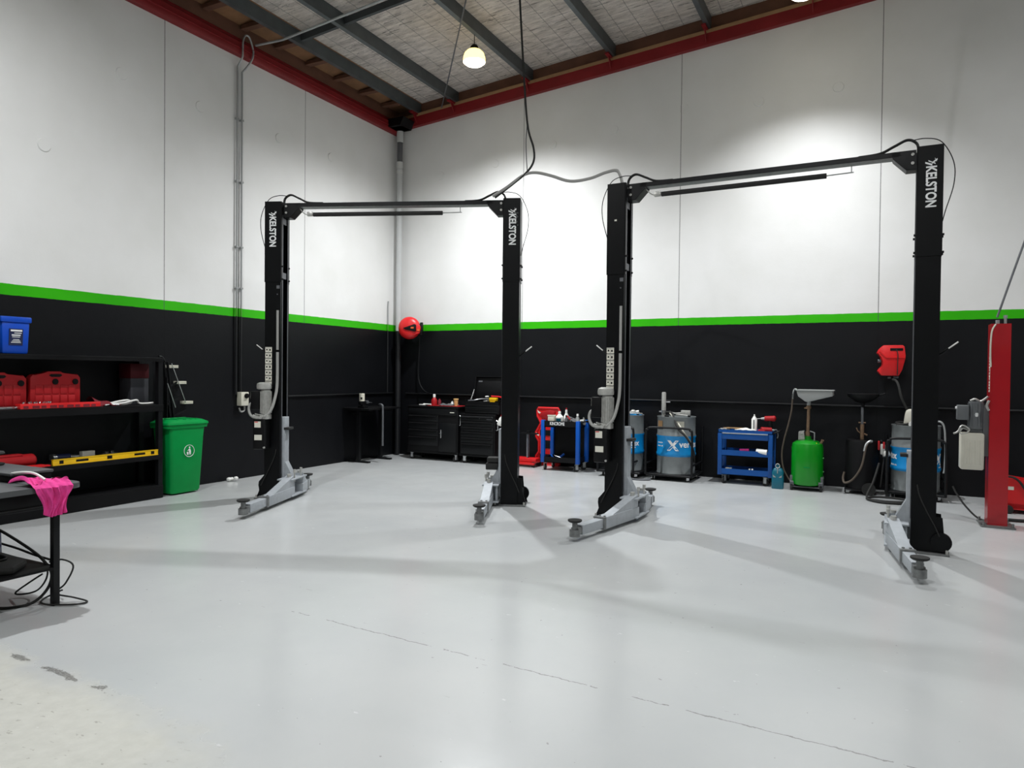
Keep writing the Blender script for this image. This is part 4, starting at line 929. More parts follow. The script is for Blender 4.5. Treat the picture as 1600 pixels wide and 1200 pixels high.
# ------------------------------------------------------------------ red jack, creeper
t = thing('transmission_jack', 'low red jack with black upright, left of the red creeper', 'jack', (2.98, -.30, 0))
b = MB(); b.box(-.20, .24, -.10, .10, .07, .15, .015); b.bar((-.22, -.14, .06), (.24, -.14, .06), .05, .04, .006); b.build('chassis', M['red'], t)
for x in (-.17, .20):
    for y in (-.12, .12):
        b = MB(); b.cyl((x, y-.02, .045), (x, y+.02, .045), .045, seg=16); b.build('wheel', M['rubber'], t)
b = MB(); b.cyl((.04, 0, .14), (.04, 0, .56), .028); b.build('ram', M['dgalv'], t)
b = MB(); b.box(-.10, .22, -.05, .05, .555, .575, .004); b.cyl((.05, 0, .575), (.05, 0, .61), .035); b.build('saddle', M['blackm'], t)
b = MB(); b.cyl((.06, -.06, .16), (.05, -.06, .50), .008, seg=8); b.build('pump_lever', M['chrome'], t)
t = thing('mechanics_creeper', 'red mechanics creeper standing on end beside the black cart with blue posts', 'creeper', (3.30, .06, 0))
half = [(.20, .0), (.22, .03), (.225, .16), (.17, .24), (.175, .42), (.225, .50), (.23, .58), (.18, .66), (.14, .74), (.17, .80), (.205, .86), (.21, .96), (.19, 1.0)]
out = [(x, z) for x, z in half]+[(-x, z) for x, z in reversed(half)]
b = MB(); b.prism(out, (0, -.14, 0), (1, 0, 0), (0, 0, 1), (0, .03, 0), .006); 
loop = [V(x, -.14, z) for x, z in out]; b.tube(loop, .02, 8, closed=True); bd = b.build('board', M['red'], t)
b = MB()
for z0, z1, w_ in ((.30, .44, .12), (.06, .2, .15), (.52, .62, .15)): b.box(-w_, w_, -.150, -.139, z0, z1, .003)
b.build('pad', M['blackm'], bd)
b = MB(); b.prism([(-.14, .92), (.02, .97), (.14, .95), (.13, .84), (-.02, .80), (-.13, .85)], (0, -.17, 0), (1, 0, 0), (0, 0, 1), (0, .035, 0), .008); b.build('headrest', M['redc'], bd)
b = MB()
for x, z in ((-.17, .93), (-.19, .54), (-.19, .09)): b.prism([(x-.025, z+.03), (x+.0, z+.01), (x+.035, z-.01), (x+.02, z-.03), (x-.015, z-.01)], (0, -.165, 0), (1, 0, 0), (0, 0, 1), (0, .006, 0))
b.build('caster_plate', M['sticker'], bd)

# ------------------------------------------------------------------ black cart with blue posts
X0, X1, Y0, Y1 = 3.41, 4.09, -.62, -.17
t = thing('service_cart', 'black service cart with blue corner posts, loaded with bottles', 'cart', ((X0+X1)/2, (Y0+Y1)/2, 0))
hx, hy = (X1-X0)/2, (Y1-Y0)/2
for x in (-hx+.03, hx-.03):
    for y in (-hy+.03, hy-.03):
        b = MB(); b.prism([(-.032, -.032), (.032, -.032), (.032, .032), (-.032, .032)], (x, y, .13), (1, 0, 0), (0, 1, 0), (0, 0, .70), .008); b.build('post', M['blue2'], t)
def tray(b, x0, x1, y0, y1, z0, z1, th=.012):
    b.box(x0, x1, y0, y1, z0, z0+th); b.box(x0, x1, y0, y0+th, z0, z1); b.box(x0, x1, y1-th, y1, z0, z1); b.box(x0, x0+th, y0, y1, z0, z1); b.box(x1-th, x1, y0, y1, z0, z1)
b = MB(); tray(b, -hx+.05, hx-.05, -hy+.005, hy-.005, .715, .82); tp = b.build('top_tray', M['blackm'], t)
b = MB(); tray(b, -hx+.05, hx-.05, -hy+.005, hy-.005, .13, .225); b.build('bottom_tray', M['blackm'], t)
b = MB(); b.box(-hx+.055, hx-.055, hy-.02, hy-.008, .20, .74); b.build('shade_backing', M['blackm'], t)  # added dark sheet, deepens the shade between the posts and hides the creeper
lettering('lettering', 'KINCROME', .075, M['letter'], tp, (-.05, -hy+.0035, .775), (1, 0, 0), (0, 0, 1), offset=.0012, width=.26)
b = MB(); b.tube([(hx-.02, -hy+.06, .80), (hx+.09, -hy+.06, .83), (hx+.09, hy-.06, .83), (hx-.02, hy-.06, .80)], .014, 8); b.build('push_handle', M['blackm'], t)
for x in (-hx+.06, hx-.06):
    for y in (-hy+.06, hy-.06): caster(t, x, y, .13, .05, x*3, M['galv'])
cx, cy, cz = (X0+X1)/2, (Y0+Y1)/2, .728
def bottle(name, label, m, capm, loc, r, h, neck=.4, group='bottles on the black cart'):
    t = thing(name, label, 'bottle', loc, 0, group)
    b = MB(); b.lathe([(0, 0), (r*.95, 0), (r, .01), (r, h*.62), (r*neck, h*.82), (r*neck, h*.86), (0, h*.86)], seg=20); b.build('body', m, t)
    b = MB(); b.lathe([(0, h*.855), (r*neck*1.15, h*.855), (r*neck*1.0, h), (0, h)], seg=14); b.build('cap', capm, t); return t
solo('cream_tub', MB().box(-.055, .055, -.05, .05, 0, .185, .012).box(-.058, .058, -.053, .053, .165, .185, .004), M['offw'], 'cream tub at the left end of the black cart', 'tub', loc=(cx-.19, cy-.12, cz))
tb = bottle('bottle', 'white bottle with blue label on the black cart, right of the cream tub', M['white'], M['white'], (cx-.055, cy-.11, cz), .062, .25, .35)
b = MB(); b.sheet(lambda u, v: (.0632*math.sin((u-.5)*1.5), -.0632*math.cos((u-.5)*1.5), .06+.075*v), 8, 2, .001); b.build('label', M['teal'], tb)
bottle('bottle', 'white bottle with pointed top in the middle of the black cart', M['white'], M['white'], (cx+.045, cy-.06, cz), .042, .275, .4)
bottle('bottle', 'slim bottle with red top behind the white bottles', M['pan'], M['redc'], (cx+.0, cy+.05, cz), .03, .30, .4)
bottle('bottle', 'dark bottle with pale label at the front of the black cart', M['greyc'], M['blackm'], (cx+.075, cy-.13, cz), .034, .19, .4)
b = MB(); b.sheet(lambda u, v: (-.14+.30*u, -.10+.24*v, .16-.10*u+.012*math.sin(8*u)*math.cos(5*v)), 12, 8, .03); b.box(-.13, -.04, -.09, .1, 0, .14, .01); b.box(.03, .14, -.09, .1, 0, .06, .01); solo('folded_cloth', b, M['greyc'], 'folded grey woven cloth heaped on the right of the black cart', 'cloth', loc=(cx+.125, cy+.03, cz))
t = thing('screwdriver', 'red handled screwdriver leaning on the grey cloth on the black cart', 'tool', (cx+.15, cy-.15, cz))
b = MB(); b.cyl((0, 0, .12), (-.05, .0, .18), .014); b.build('handle', M['redc'], t)
b = MB(); b.cyl((.03, 0, .012), (0, 0, .12), .005); b.build('blade', M['chrome'], t)
bottle('bottle', 'clear squeeze bottle at the front right post of the black cart', M['galv'], M['white'], (cx+.285, cy-.16, cz), .036, .22, .45)
solo('air_tool', MB().cyl((-.06, 0, .06), (.05, 0, .075), .045, .05, 16).cyl((.0, 0, .0), (.0, 0, .06), .024).cyl((.03, 0, .09), (.03, 0, .15), .012), M['alu'], 'silver air tool at the right end of the black cart', 'tool', loc=(cx+.26, cy+.10, cz+.0))
solo('long_bar', MB().tube([(-.14, .0, .10), (.18, -.05, .015)], .008, 6), M['chrome'], 'thin steel bar lying on the lower tray of the black cart', 'tool', loc=(cx-.02, cy-.09, .143))
solo('blue_strap', MB().tube([(-.16, 0, .08), (-.08, -.02, .02), (.02, 0, .05), (.08, .02, .10)], .018, 8, sm=4), M['blue2'], 'blue strap lying on the lower tray of the black cart', 'strap', loc=(cx-.12, cy+.05, .155))

# ------------------------------------------------------------------ grey drums on trolleys
DR, DH, DZ = .292, .865, .10
def drum(x, y, label, text, ang, top=None):
    t = thing('oil_drum', label, 'drum', (x, y, DZ), 0, 'grey oil drums')
    p = [(0, .018), (DR-.012, .018), (DR-.012, 0), (DR, 0), (DR, .012), (DR-.006, .02)]
    for z in (.29, .575): p += [(DR-.006, z-.025), (DR+.004, z-.008), (DR+.004, z+.008), (DR-.006, z+.025)]
    p += [(DR-.006, DH-.02), (DR, DH-.012), (DR, DH), (DR-.012, DH), (DR-.012, DH-.018), (0, DH-.018)]
    b = MB(); b.lathe(p, seg=48); bd = b.build('shell', M['drum'], t, None)
    b = MB(); b.lathe([(DR-.0055, .262), (DR+.0055, .285), (DR+.0055, .305), (DR-.004, .325), (DR-.004, .54), (DR+.0055, .56), (DR+.0055, .575), (DR-.005, .575), (DR-.005, .262)][:], seg=48); lb = b.build('label_band', M['band'], t)
    if top:
        b = MB(); b.lathe([(0, DH-.016), (DR-.015, DH-.016), (DR-.015, DH-.010), (0, DH-.010)], seg=36); b.build('top_disc', top, t)
    b = MB(); b.cyl((-.12, -.12, DH-.018), (-.12, -.12, DH+.012), .035); b.cyl((.17, .1, DH-.018), (.17, .1, DH+.006), .022); b.build('bung', M['blackm'], t)
    R = DR-.0025
    def wrap(a0): 
        def f(a, bb, c):
            th = math.radians(a0)+a/R
            return V((R+c)*math.sin(th), -(R+c)*math.cos(th), bb)
        return f
    for s_, a0, zz, size, off in text:
        f = wrap(a0)
        lettering('lettering', s_, size, M['letter'], lb, (0, 0, 0), (1, 0, 0), (0, 0, 1), fn=lambda a, bb, c, f=f, zz=zz: f(a, bb+zz, c), offset=off)
    return t
def trolley(x, y, hoop, label):
    t = thing('drum_trolley', label, 'trolley', (x, y, 0), 0, 'drum trolleys')
    b = MB(); b.box(-.33, .33, -.33, .33, .075, .097, .004); b.tube([(-.34, -.34, .085), (.34, -.34, .085), (.34, .34, .085), (-.34, .34, .085)], .018, 8, closed=True); b.build('base', M['blacks'], t)
    x0, x1, zt = hoop
    b = MB(); b.tube([(x0, -.345, .085), (x0, -.345, zt-.10), (x0+.03, -.345, zt-.03), (x0+.10, -.345, zt), (x1-.10, -.345, zt), (x1-.03, -.345, zt-.03), (x1, -.345, zt-.10), (x1, -.345, .085)], .0175, 10, sm=4); b.build('hoop', M['blacks'], t)
    b = MB(); b.tube([(x0, -.345, .25), (x0, .34, .25)], .014, 8); b.tube([(x0, .34, .085), (x0, .34, .80)], .016, 8); b.tube([(x1, -.345, .25), (x1, .34, .25)], .014, 8); b.tube([(x1, .34, .085), (x1, .34, .80)], .016, 8); b.build('side_rail', M['blacks'], t)
    for cx_ in (-.26, .26):
        for cy_ in (-.27, .27): caster(t, cx_, cy_, .075, .034, cx_*4+cy_, M['chrome'])
    return t
trolley(4.80, -.43, (-.33, .235, ), 'x') if False else None
trolley(4.80, -.43, (-.33, .245, .80), 'black tube trolley under the grey drum behind the lift post')
trolley(5.60, -.43, (-.36, .34, .80), 'black tube trolley under the drum with the tall pump')
trolley(8.82, -.43, (-.33, .335, .80), 'black tube trolley under the drum near the red lift')
TX = lambda a0, main: [(main, a0, .415, .15, .004)]
drum(4.805, -.43, 'grey drum with blue band half hidden behind the second lift', [('vertex', 33, .43, .118, .003), ('fluids & oils', 36, .365, .034, .0005), ('premium  |  motor', 30, .305, .032, .0005)], 0, M['band'])
drum(5.62, -.43, 'grey drum with a tall pump and a big X on its blue band', [('X', 4, .425, .20, .010), ('vertex', 58, .45, .135, .003), ('premium', -42, .47, .034, .0005), ('motor oil', -42, .42, .034, .0005), ('engine and gear oil', 10, .305, .026, .0)], 0)
drum(8.83, -.43, 'grey drum with blue band near the red lift, half hidden by a lift post', [('vertex', -84, .455, .125, .003), ('fluids & oils', -66, .335, .034, .0005), ('X', 62, .42, .19, .010), ('premium oil', 80, .33, .034, .0005)], 0)
# pump and fittings on the drums
zt = DZ+DH
t = thing('drum_pump', 'tall silver air pump standing in the grey drum', 'pump', (5.437, -.50, zt-.018))
b = MB(); b.lathe([(0, .0), (.03, 0), (.03, .07), (.02, .075), (.02, .10), (.034, .105), (.034, .37), (.026, .385), (0, .385)], seg=18); b.build('cylinder', M['alu'], t)
b = MB(); b.cyl((.0, 0, .06), (.0, 0, .10), .04); b.cyl((.03, 0, .235), (.10, 0, .235), .011, seg=10); b.cyl((-.03, 0, .085), (-.07, 0, .085), .012, seg=8); b.build('air_fitting', M['chrome'], t)
b = MB(); b.tube([(.04, 0, .08), (.15, -.08, .07), (.22, -.20, -.03), (.30, -.27, -.16), (.40, -.28, -.25), (.47, -.26, -.36), (.50, -.12, -.52), (.46, .05, -.68)], .016, 8, sm=6); b.build('delivery_hose', M['rubber'], t)
t = thing('oil_gun', 'silver oil gun lying on top of the pumped drum', 'tool', (5.72, -.47, zt+.0))
b = MB(); b.box(-.02, .12, -.03, .03, .02, .095, .008); b.tube([(-.02, 0, .05), (-.12, -.03, .045), (-.19, -.05, .07)], .012, 8, sm=4); b.tube([(.0, -.03, .02), (-.08, -.06, .02), (-.03, -.10, .03), (.1, -.09, .02)], .010, 8, sm=4); b.build('body', M['alu'], t)
b = MB(); b.tube([(-.17, -.09, .05), (-.02, -.22, -.08), (.08, -.27, -.21), (.15, -.28, -.30), (.19, -.27, -.36)], .011, 8, sm=6); b.build('pale_tube', M['offw'], t)
def flat_on_drum(x, name, m, label, a0, z0, z1, w_, par=None):
    R = DR+.001
    b = MB(); b.sheet(lambda u, v: (R*math.sin(math.radians(a0)+(u-.5)*w_/R), -R*math.cos(math.radians(a0)+(u-.5)*w_/R), z0+(z1-z0)*v), 8, 1, .0008)
    o = b.build(name, m, par); return o
dd = [o for o in C.objects if o.name.startswith('oil_drum')]
flat_on_drum(5.62, 'hazard_sticker', M['card'], '', -43, .68, .80, .12, dd[1])
flat_on_drum(5.62, 'drum_sticker', M['sticker'], '', 24, .70, .80, .13, dd[1])
b = MB(); rnd = random.Random(8)
b.cyl((-.08, 0, .02), (.1, .02, .05), .028); b.ball((.02, -.03, .05), .045, (1, 1, .8)); b.cyl((-.12, -.05, .0), (-.12, -.05, .07), .02); b.tube([(-.12, -.05, .06), (-.02, -.1, .03), (.1, -.06, .03), (.15, .02, .02)], .012, 8, sm=4)
solo('drum_tap', b, M['alu'], 'silver tap and fittings on the drum behind the lift post', 'tap', loc=(4.93, -.47, zt-.004))
t = thing('drum_pump', 'beige plastic pump on the drum near the red lift', 'pump', (8.75, -.50, zt-.018))
b = MB(); b.prism([(-.075, 0), (.09, 0), (.08, .20), (.05, .235), (-.03, .225), (-.05, .19)], (0, -.06, 0), (1, 0, 0), (0, 0, 1), (0, .12, 0), .02); b.build('housing', M['tank'], t)
b = MB(); b.cyl((.03, -.07, .03), (.03, -.10, .03), .045, seg=16); b.build('white_cap', M['white'], t)
b = MB(); b.tube([(-.10, -.05, .03), (-.16, .0, .04), (-.10, .06, .05), (-.02, -.08, .035), (-.16, -.09, .02)], .014, 8, sm=4); b.tube([(-.03, .0, .22), (-.10, -.02, .38), (-.13, .02, .52), (-.16, .1, .60), (-.20, .2, .62)], .016, 8, sm=4); b.build('hose', M['rubber'], t)
solo('dispense_hose', MB().tube([(8.98, -.62, zt+.0), (9.07, -.70, zt+.07), (9.13, -.72, zt+.0), (9.145, -.74, .70), (9.14, -.76, .45), (9.13, -.76, .38)], .012, 8, sm=6), M['galv'], 'pale dispensing hose down the right side of the drum near the red lift', 'hose')
solo('hose_coil', MB().tube([(8.40, -.66, .45), (8.33, -.78, .2), (8.26, -.92, .03), (8.36, -1.10, .016), (8.62, -1.10, .016), (8.78, -.98, .016), (8.66, -.86, .022), (8.40, -.88, .030), (8.26, -1.02, .022), (8.42, -1.22, .016), (8.70, -1.18, .016), (8.90, -.95, .016), (9.0, -.80, .016)], .0145, 8, sm=8), M['rubber'], 'black hose coiled on the floor in front of the black oil drainer', 'hose')
solo('floor_lead', MB().tube([(5.0, -.86, .012), (5.12, -.92, .012), (5.25, -.90, .012), (5.34, -.84, .02)], .014, 8, sm=5), M['dgalv'], 'grey lead on the floor between the two left drums', 'cable')

# ------------------------------------------------------------------ blue tool cart
X0, X1, Y0, Y1 = 6.27, 7.04, -.56, -.16
t = thing('tool_cart', 'blue three-tier tool cart with a drawer and tools on top', 'cart', ((X0+X1)/2, (Y0+Y1)/2, 0))
hx, hy = (X1-X0)/2, (Y1-Y0)/2
for x in (-hx+.03, hx-.03):
    for y in (-hy+.02, hy-.02):
        b = MB(); b.prism([(-.03, -.018), (.03, -.018), (.03, .018), (-.03, .018)], (x, y, .13), (1, 0, 0), (0, 1, 0), (0, 0, .665), .004); b.build('post', M['blue'], t)
b = MB(); tray(b, -hx, hx, -hy, hy, .755, .80, .008); b.box(-hx+.055, hx-.055, -hy+.03, hy-.03, .66, .755); b.build('top_tray', M['blue'], t)
b = MB(); b.box(-hx+.062, hx-.062, -hy-.006, -hy+.03, .662, .768, .003); dw = b.build('drawer', M['blue'], t)
b = MB(); b.box(-hx+.065, hx-.065, -hy-.012, -hy-.004, .742, .758, .003); b.build('drawer_pull', M['galv'], dw)
b = MB(); tray(b, -hx+.02, hx-.02, -hy+.005, hy-.005, .415, .50, .008); b.build('middle_tray', M['blue'], t)
b = MB(); tray(b, -hx+.02, hx-.02, -hy+.005, hy-.005, .135, .225, .008); b.build('bottom_tray', M['blue'], t)
b = MB(); b.tube([(hx-.01, -hy+.05, .76), (hx+.08, -hy+.05, .80), (hx+.08, hy-.05, .80), (hx-.01, hy-.05, .76)], .011, 8); b.build('push_handle', M['blackm'], t)
for x in (-hx+.09, hx-.09):
    for y in (-hy+.06, hy-.06): caster(t, x, y, .13, .05, 1.2 if x < 0 else -.5, M['galv'])
cx, cy = (X0+X1)/2, (Y0+Y1)/2
solo('cardboard_sheet', MB().prism([(-.19, .06), (.10, .07), (.18, -.07), (-.09, -.12)], (0, 0, 0), (1, 0, 0), (0, 1, -.12), (0, 0, .018)), M['card'], 'brown cardboard piece on top of the blue cart', 'cardboard', loc=(cx-.16, cy-.05, .805))
rag('paper_towel', 'white paper towel on top of the blue cart', M['white'], (cx+.0, cy-.12, .80), .30, .14, .03, 6)
rag('paper_towel', 'grey cloth under the cardboard on the blue cart', M['galv'], (cx-.30, cy-.11, .80), .16, .14, .02, 12)
t = thing('spray_can', 'white bottle with nozzle standing on the blue cart', 'bottle', (cx+.115, cy-.10, .765))
b = MB(); b.lathe([(0, 0), (.037, 0), (.04, .01), (.04, .20), (.018, .232), (.014, .24), (0, .24)], seg=22); bb = b.build('body', M['white'], t)
b = MB(); b.lathe([(0, .24), (.012, .24), (.008, .27), (0, .27)], seg=12); b.build('nozzle', M['white'], t)
b = MB(); b.box(-.008, .008, -.0412, -.0395, .06, .19); b.build('print', M['greyc'], bb)
def drill(loc, rz, label, lying):
    t = thing('cordless_drill', label, 'drill', loc, rz, 'red cordless tools')
    if not lying:
        b = MB(); b.cyl((-.05, 0, .21), (.08, 0, .215), .036, .042, 16); b.ball((.08, 0, .215), .042, (.7, 1, 1)); b.build('motor_body', M['redc'], t)
        b = MB(); b.bar((.035, 0, .04), (.02, 0, .19), .045, .05, .012); b.build('grip', M['blackm'], t)
        b = MB(); b.cyl((-.05, 0, .21), (-.10, 0, .208), .022, .016, 14); b.tube([(-.10, 0, .208), (-.15, 0, .205), (-.2, 0, .19)], .006, 6); b.build('chuck', M['galv'], t)
        b = MB(); b.box(-.02, .08, -.035, .035, 0, .055, .01); b.build('battery', M['blackm'], t)
    else:
        b = MB(); b.cyl((-.08, .0, .045), (.06, .04, .05), .04, .042, 16); b.build('motor_body', M['redc'], t)
        b = MB(); b.bar((.02, .0, .04), (.03, -.12, .035), .045, .05, .01); b.box(-.03, .07, -.17, -.11, 0, .07, .01); b.build('grip', M['blackm'], t)
        b = MB(); b.cyl((-.08, 0, .045), (-.13, -.015, .045), .02, .015, 12); b.build('chuck', M['galv'], t)
drill((cx+.30, cy-.03, .763), 0, 'red cordless drill standing upright on the blue cart', False)
drill((cx+.27, cy-.09, .764), 3.3, 'red cordless tool lying on the blue cart in front of the upright drill', True)
solo('battery_pack', MB().box(-.05, .05, -.035, .035, 0, .055, .01), M['redc'], 'red block lying right of the white bottle on the blue cart', 'battery', loc=(cx+.225, cy-.15, .765))
solo('wire_bundle', MB().tube([(.0, 0, .0), (.04, -.02, .02), (.06, -.02, -.06), (.05, -.03, -.10)], .008, 6, sm=4), M['dgalv'], 'wire hanging over the right end of the blue cart', 'cable', loc=(X1+.0, cy-.08, .80))
solo('glove', MB().box(-.06, .05, -.04, .04, 0, .03, .012).cyl((.04, 0, .02), (.09, .02, .022), .012, seg=8), M['galv'], 'pale glove on the left of the middle tray of the blue cart', 'glove', loc=(cx-.22, cy-.14, .424))
solo('heat_gun', MB().cyl((-.08, 0, .045), (.05, 0, .05), .026, .03, 14).bar((-.06, 0, .03), (-.09, -.04, .012), .035, .03, .006), M['pink'], 'pinkish red tool in the middle tray of the blue cart', 'tool', loc=(cx+.0, cy-.13, .45))
solo('paper_roll', MB().cyl((-.07, -.02, .055), (.08, -.04, .045), .042, seg=20), M['white'], 'white roll at the right of the middle tray of the blue cart', 'paper roll', loc=(cx+.23, cy-.13, .445))
solo('small_part', MB().cyl((-.03, 0, .015), (.02, 0, .018), .015, seg=10).cyl((.04, 0, 0), (.04, 0, .03), .02, seg=10), M['sticker'], 'small white part on the left of the bottom tray of the blue cart', 'part', loc=(cx-.25, cy-.13, .205))
solo('plastic_plug', MB().lathe([(0, 0), (.011, 0), (.011, .016), (0, .016)], seg=10), M['white'], 'small white plug at the middle front of the bottom tray of the blue cart', 'plug', 'white plugs', loc=(cx+.07, cy-.185, .226))
solo('plastic_plug', MB().lathe([(0, 0), (.012, 0), (.012, .018), (0, .018)], seg=10), M['white'], 'slightly larger white plug right of the other one on the blue cart', 'plug', 'white plugs', loc=(cx+.11, cy-.185, .226))

# ------------------------------------------------------------------ teal jug
t = thing('fluid_jug', 'teal plastic jug on the floor between the blue cart and the green tank', 'jug', (7.125, -.63, 0))
b = MB()
def jr(z, hx, hy, r): return ring(z, hx, hy, r, 4)
loft(b, [jr(.0, .075, .05, .03), jr(.012, .08, .055, .03), jr(.17, .08, .055, .03), jr(.19, .074, .05, .03), jr(.24, .078, .052, .03), jr(.285, .055, .042, .03), jr(.30, .03, .03, .025)]); b.build('body', M['teal'], t)
b = MB(); b.tube([(-.028, -.03, .315), (-.02, -.035, .345), (0, -.035, .355), (.02, -.035, .345), (.028, -.03, .315), (.0, -.04, .295)], .007, 8, sm=4, closed=True); b.tube([(0, -.045, .295), (0, -.058, .22)], .006, 6); b.build('handle', M['galv'], t)
b = MB(); b.cyl((.0, .0, .30), (0, 0, .33), .022, seg=14); b.build('cap', M['teal'], t)
b = MB()
for s in (-1, 1): b.prism([(s*.062, .20), (s*.055, .165), (s*.018, .162), (s*.03, .175)], (0, -.058, 0), (1, 0, 0), (0, 0, 1), (0, .004, 0))
b.build('moulded_mark', M['cgrey'], t)

# ------------------------------------------------------------------ oil drainers
t = thing('oil_drainer', 'green oil drainer tank with grey funnel on a stem', 'oil drainer', (7.50, -.53, 0))
b = MB(); b.lathe([(0, .075), (.17, .075), (.20, .09), (.208, .13), (.208, .60), (.195, .655), (.15, .69), (.07, .71), (.05, .715), (.045, .76), (0, .76)], seg=40); tk = b.build('tank', M['green'], t)
b = MB()
for x in (-.185, .185): b.box(x-.03, x+.03, -.10, .10, .04, .20, .004); b.bar((x, -.10, .04), (x, -.16, .13), .05, .01)
b.box(-.21, .21, -.13, .13, .045, .06, .004); b.build('base_frame', M['dgalv'], t)
for x in (-.19, .19):
    for y in (-.12, .13):
        b = MB(); b.cyl((x-.014, y, .04), (x+.014, y, .04), .04, seg=16); b.build('wheel', M['rubber'], t)
b = MB(); b.cyl((.0, 0, .74), (.01, 0, 1.20), .021, seg=14); b.cyl((0, 0, .76), (0, 0, .82), .032, seg=14); b.cyl((.008, 0, 1.14), (.008, 0, 1.18), .034, seg=10); b.cyl((.04, 0, 1.16), (-.05, 0, 1.15), .010, seg=8); b.build('stem', M['brass'], t)
b = MB(); b.prism([(-.14, 1.40), (.32, 1.405), (.325, 1.33), (.02, 1.245), (-.02, 1.245), (-.12, 1.32)], (0, -.19, 0), (1, 0, 0), (0, 0, 1), (0, .38, 0), .012); b.box(-.15, .335, -.20, .20, 1.395, 1.412, .005); b.cyl((.01, 0, 1.19), (.01, 0, 1.26), .026); b.build('funnel', M['pan'], t)
b = MB(); b.tube([(-.13, -.1, 1.40), (-.17, -.1, 1.42), (-.19, -.1, 1.36), (-.195, -.1, 1.28)], .011, 8, sm=4); b.build('drain_nozzle', M['chrome'], t)
b = MB(); b.tube([(-.195, -.1, 1.28), (-.21, -.1, 1.1), (-.25, -.1, .9), (-.30, -.08, .7), (-.33, -.06, .5), (-.31, -.06, .3), (-.25, -.06, .17), (-.20, -.08, .11)], .011, 8, sm=6); b.build('drain_hose', M['hosebr'], t)
b = MB(); b.tube([(-.10, -.02, .70), (-.10, -.02, .82), (-.04, -.02, .83)], .009, 8); b.tube([(.09, -.02, .70), (.09, -.02, .81), (.03, -.02, .83)], .009, 8); b.build('handle', M['galv'], t)
b = MB(); b.prism([(-.12, .70), (-.03, .70), (-.045, .83), (-.115, .82)], (0, -.05, 0), (1, 0, 0), (0, 0, 1), (0, .04, 0), .008); b.cyl((-.10, -.055, .78), (-.06, -.055, .80), .012); b.build('valve', M['alu'], t)
b = MB(); b.cyl((.17, -.03, .66), (.195, -.04, .70), .016); b.cyl((.195, -.04, .70), (.20, -.04, .72), .02); b.build('air_valve', M['brass'], t)
b = MB(); b.prism([(.05, 0), (.13, -.02), (.125, .03), (.05, .05)], (0, -.163, .672), (1, .42, 0), (0, .8, .35), (0, -.002, .004)); b.build('warning_label', M['yellow'], tk)
b = MB(); b.box(-.03, .05, -.2094, -.2076, .33, .345); b.build('tank_mark', M['binc'], tk)
b = MB()
for z in (.18, .27, .46): b.cyl((.205, -.02, z), (.218, -.02, z), .012, seg=8)
b.build('sight_fitting', M['green'], t)

t = thing('oil_drainer', 'black oil drainer tank with a dark pan on a stem', 'oil drainer', (8.19, -.45, 0))
b = MB(); b.lathe([(0, .075), (.19, .075), (.205, .09), (.208, .70), (.20, .735), (.0, .742)], seg=36); b.build('tank', M['blackm'], t)
b = MB(); b.cyl((-.005, 0, .74), (-.005, 0, 1.20), .018, seg=14); b.build('stem', M['dgalv'], t)
b = MB(); b.cyl((-.005, 0, .74), (-.005, 0, .95), .026, seg=14); b.cyl((-.05, 0, .97), (.04, 0, .97), .010, seg=8); b.tube([(-.005, 0, .80), (-.06, -.02, .86), (-.075, -.02, .90)], .008, 6); b.tube([(.02, 0, .82), (.06, -.01, .80)], .012, 6); b.build('clamp', M['brass'], t)
b = MB(); b.lathe([(.19, 1.37), (.20, 1.365), (.19, 1.33), (.10, 1.26), (.02, 1.235), (0, 1.235), (0, 1.25), (.09, 1.275), (.175, 1.335), (.18, 1.36)], seg=30); b.cyl((.19, 0, 1.35), (.27, -.02, 1.375), .010); b.cyl((0, 0, 1.18), (0, 0, 1.25), .022); b.build('pan', M['blackm'], t)
b = MB(); b.tube([(.08, -.15, .62), (.10, -.18, .735), (.05, -.22, .66), (.0, -.26, .40), (-.10, -.27, .22), (-.2, -.24, .16), (-.225, -.2, .22), (-.21, -.18, .3)], .014, 8, sm=6); b.build('drain_hose', M['hosebr'], t)
b = MB(); b.tube([(.03, -.23, .60), (.05, -.215, .69), (.095, -.19, .735), (.12, -.17, .73)], .0155, 8, sm=4); b.build('hose_end', M['galv'], t)
b = MB(); b.box(.22, .28, -.16, -.08, .56, .70, .014); b.cyl((.28, -.12, .60), (.30, -.14, .54), .045, .05, 18); b.build('gun_body', M['alu'], t)
b = MB(); b.box(.19, .215, -.15, -.10, .62, .74, .006); b.box(.25, .275, -.165, -.14, .64, .73, .004); b.build('gun_handle', M['redc'], t)
b = MB(); b.tube([(.17, .05, .08), (.20, .05, .70), (.23, -.05, .74)], .012, 8); b.tube([(.27, -.12, .56), (.25, -.14, .35), (.23, -.13, .12)], .010, 8, sm=4); b.build('upright_handle', M['rubber'], t)
for s in (-1, 1):
    b = MB(); b.cyl((.09, s*.19-.025, .085), (.09, s*.19+.025, .085), .085, seg=26); b.cyl((.09, s*.19-.028, .085), (.09, s*.19+.028, .085), .03, seg=14); b.build('wheel', M['rubber'], t)
b = MB(); b.box(-.21, .15, -.16, .16, .055, .078, .004); b.build('base', M['blacks'], t)
caster(t, -.17, -.12, .06, .03, .4, M['galv']); caster(t, -.17, .12, .06, .03, .4, M['galv'])

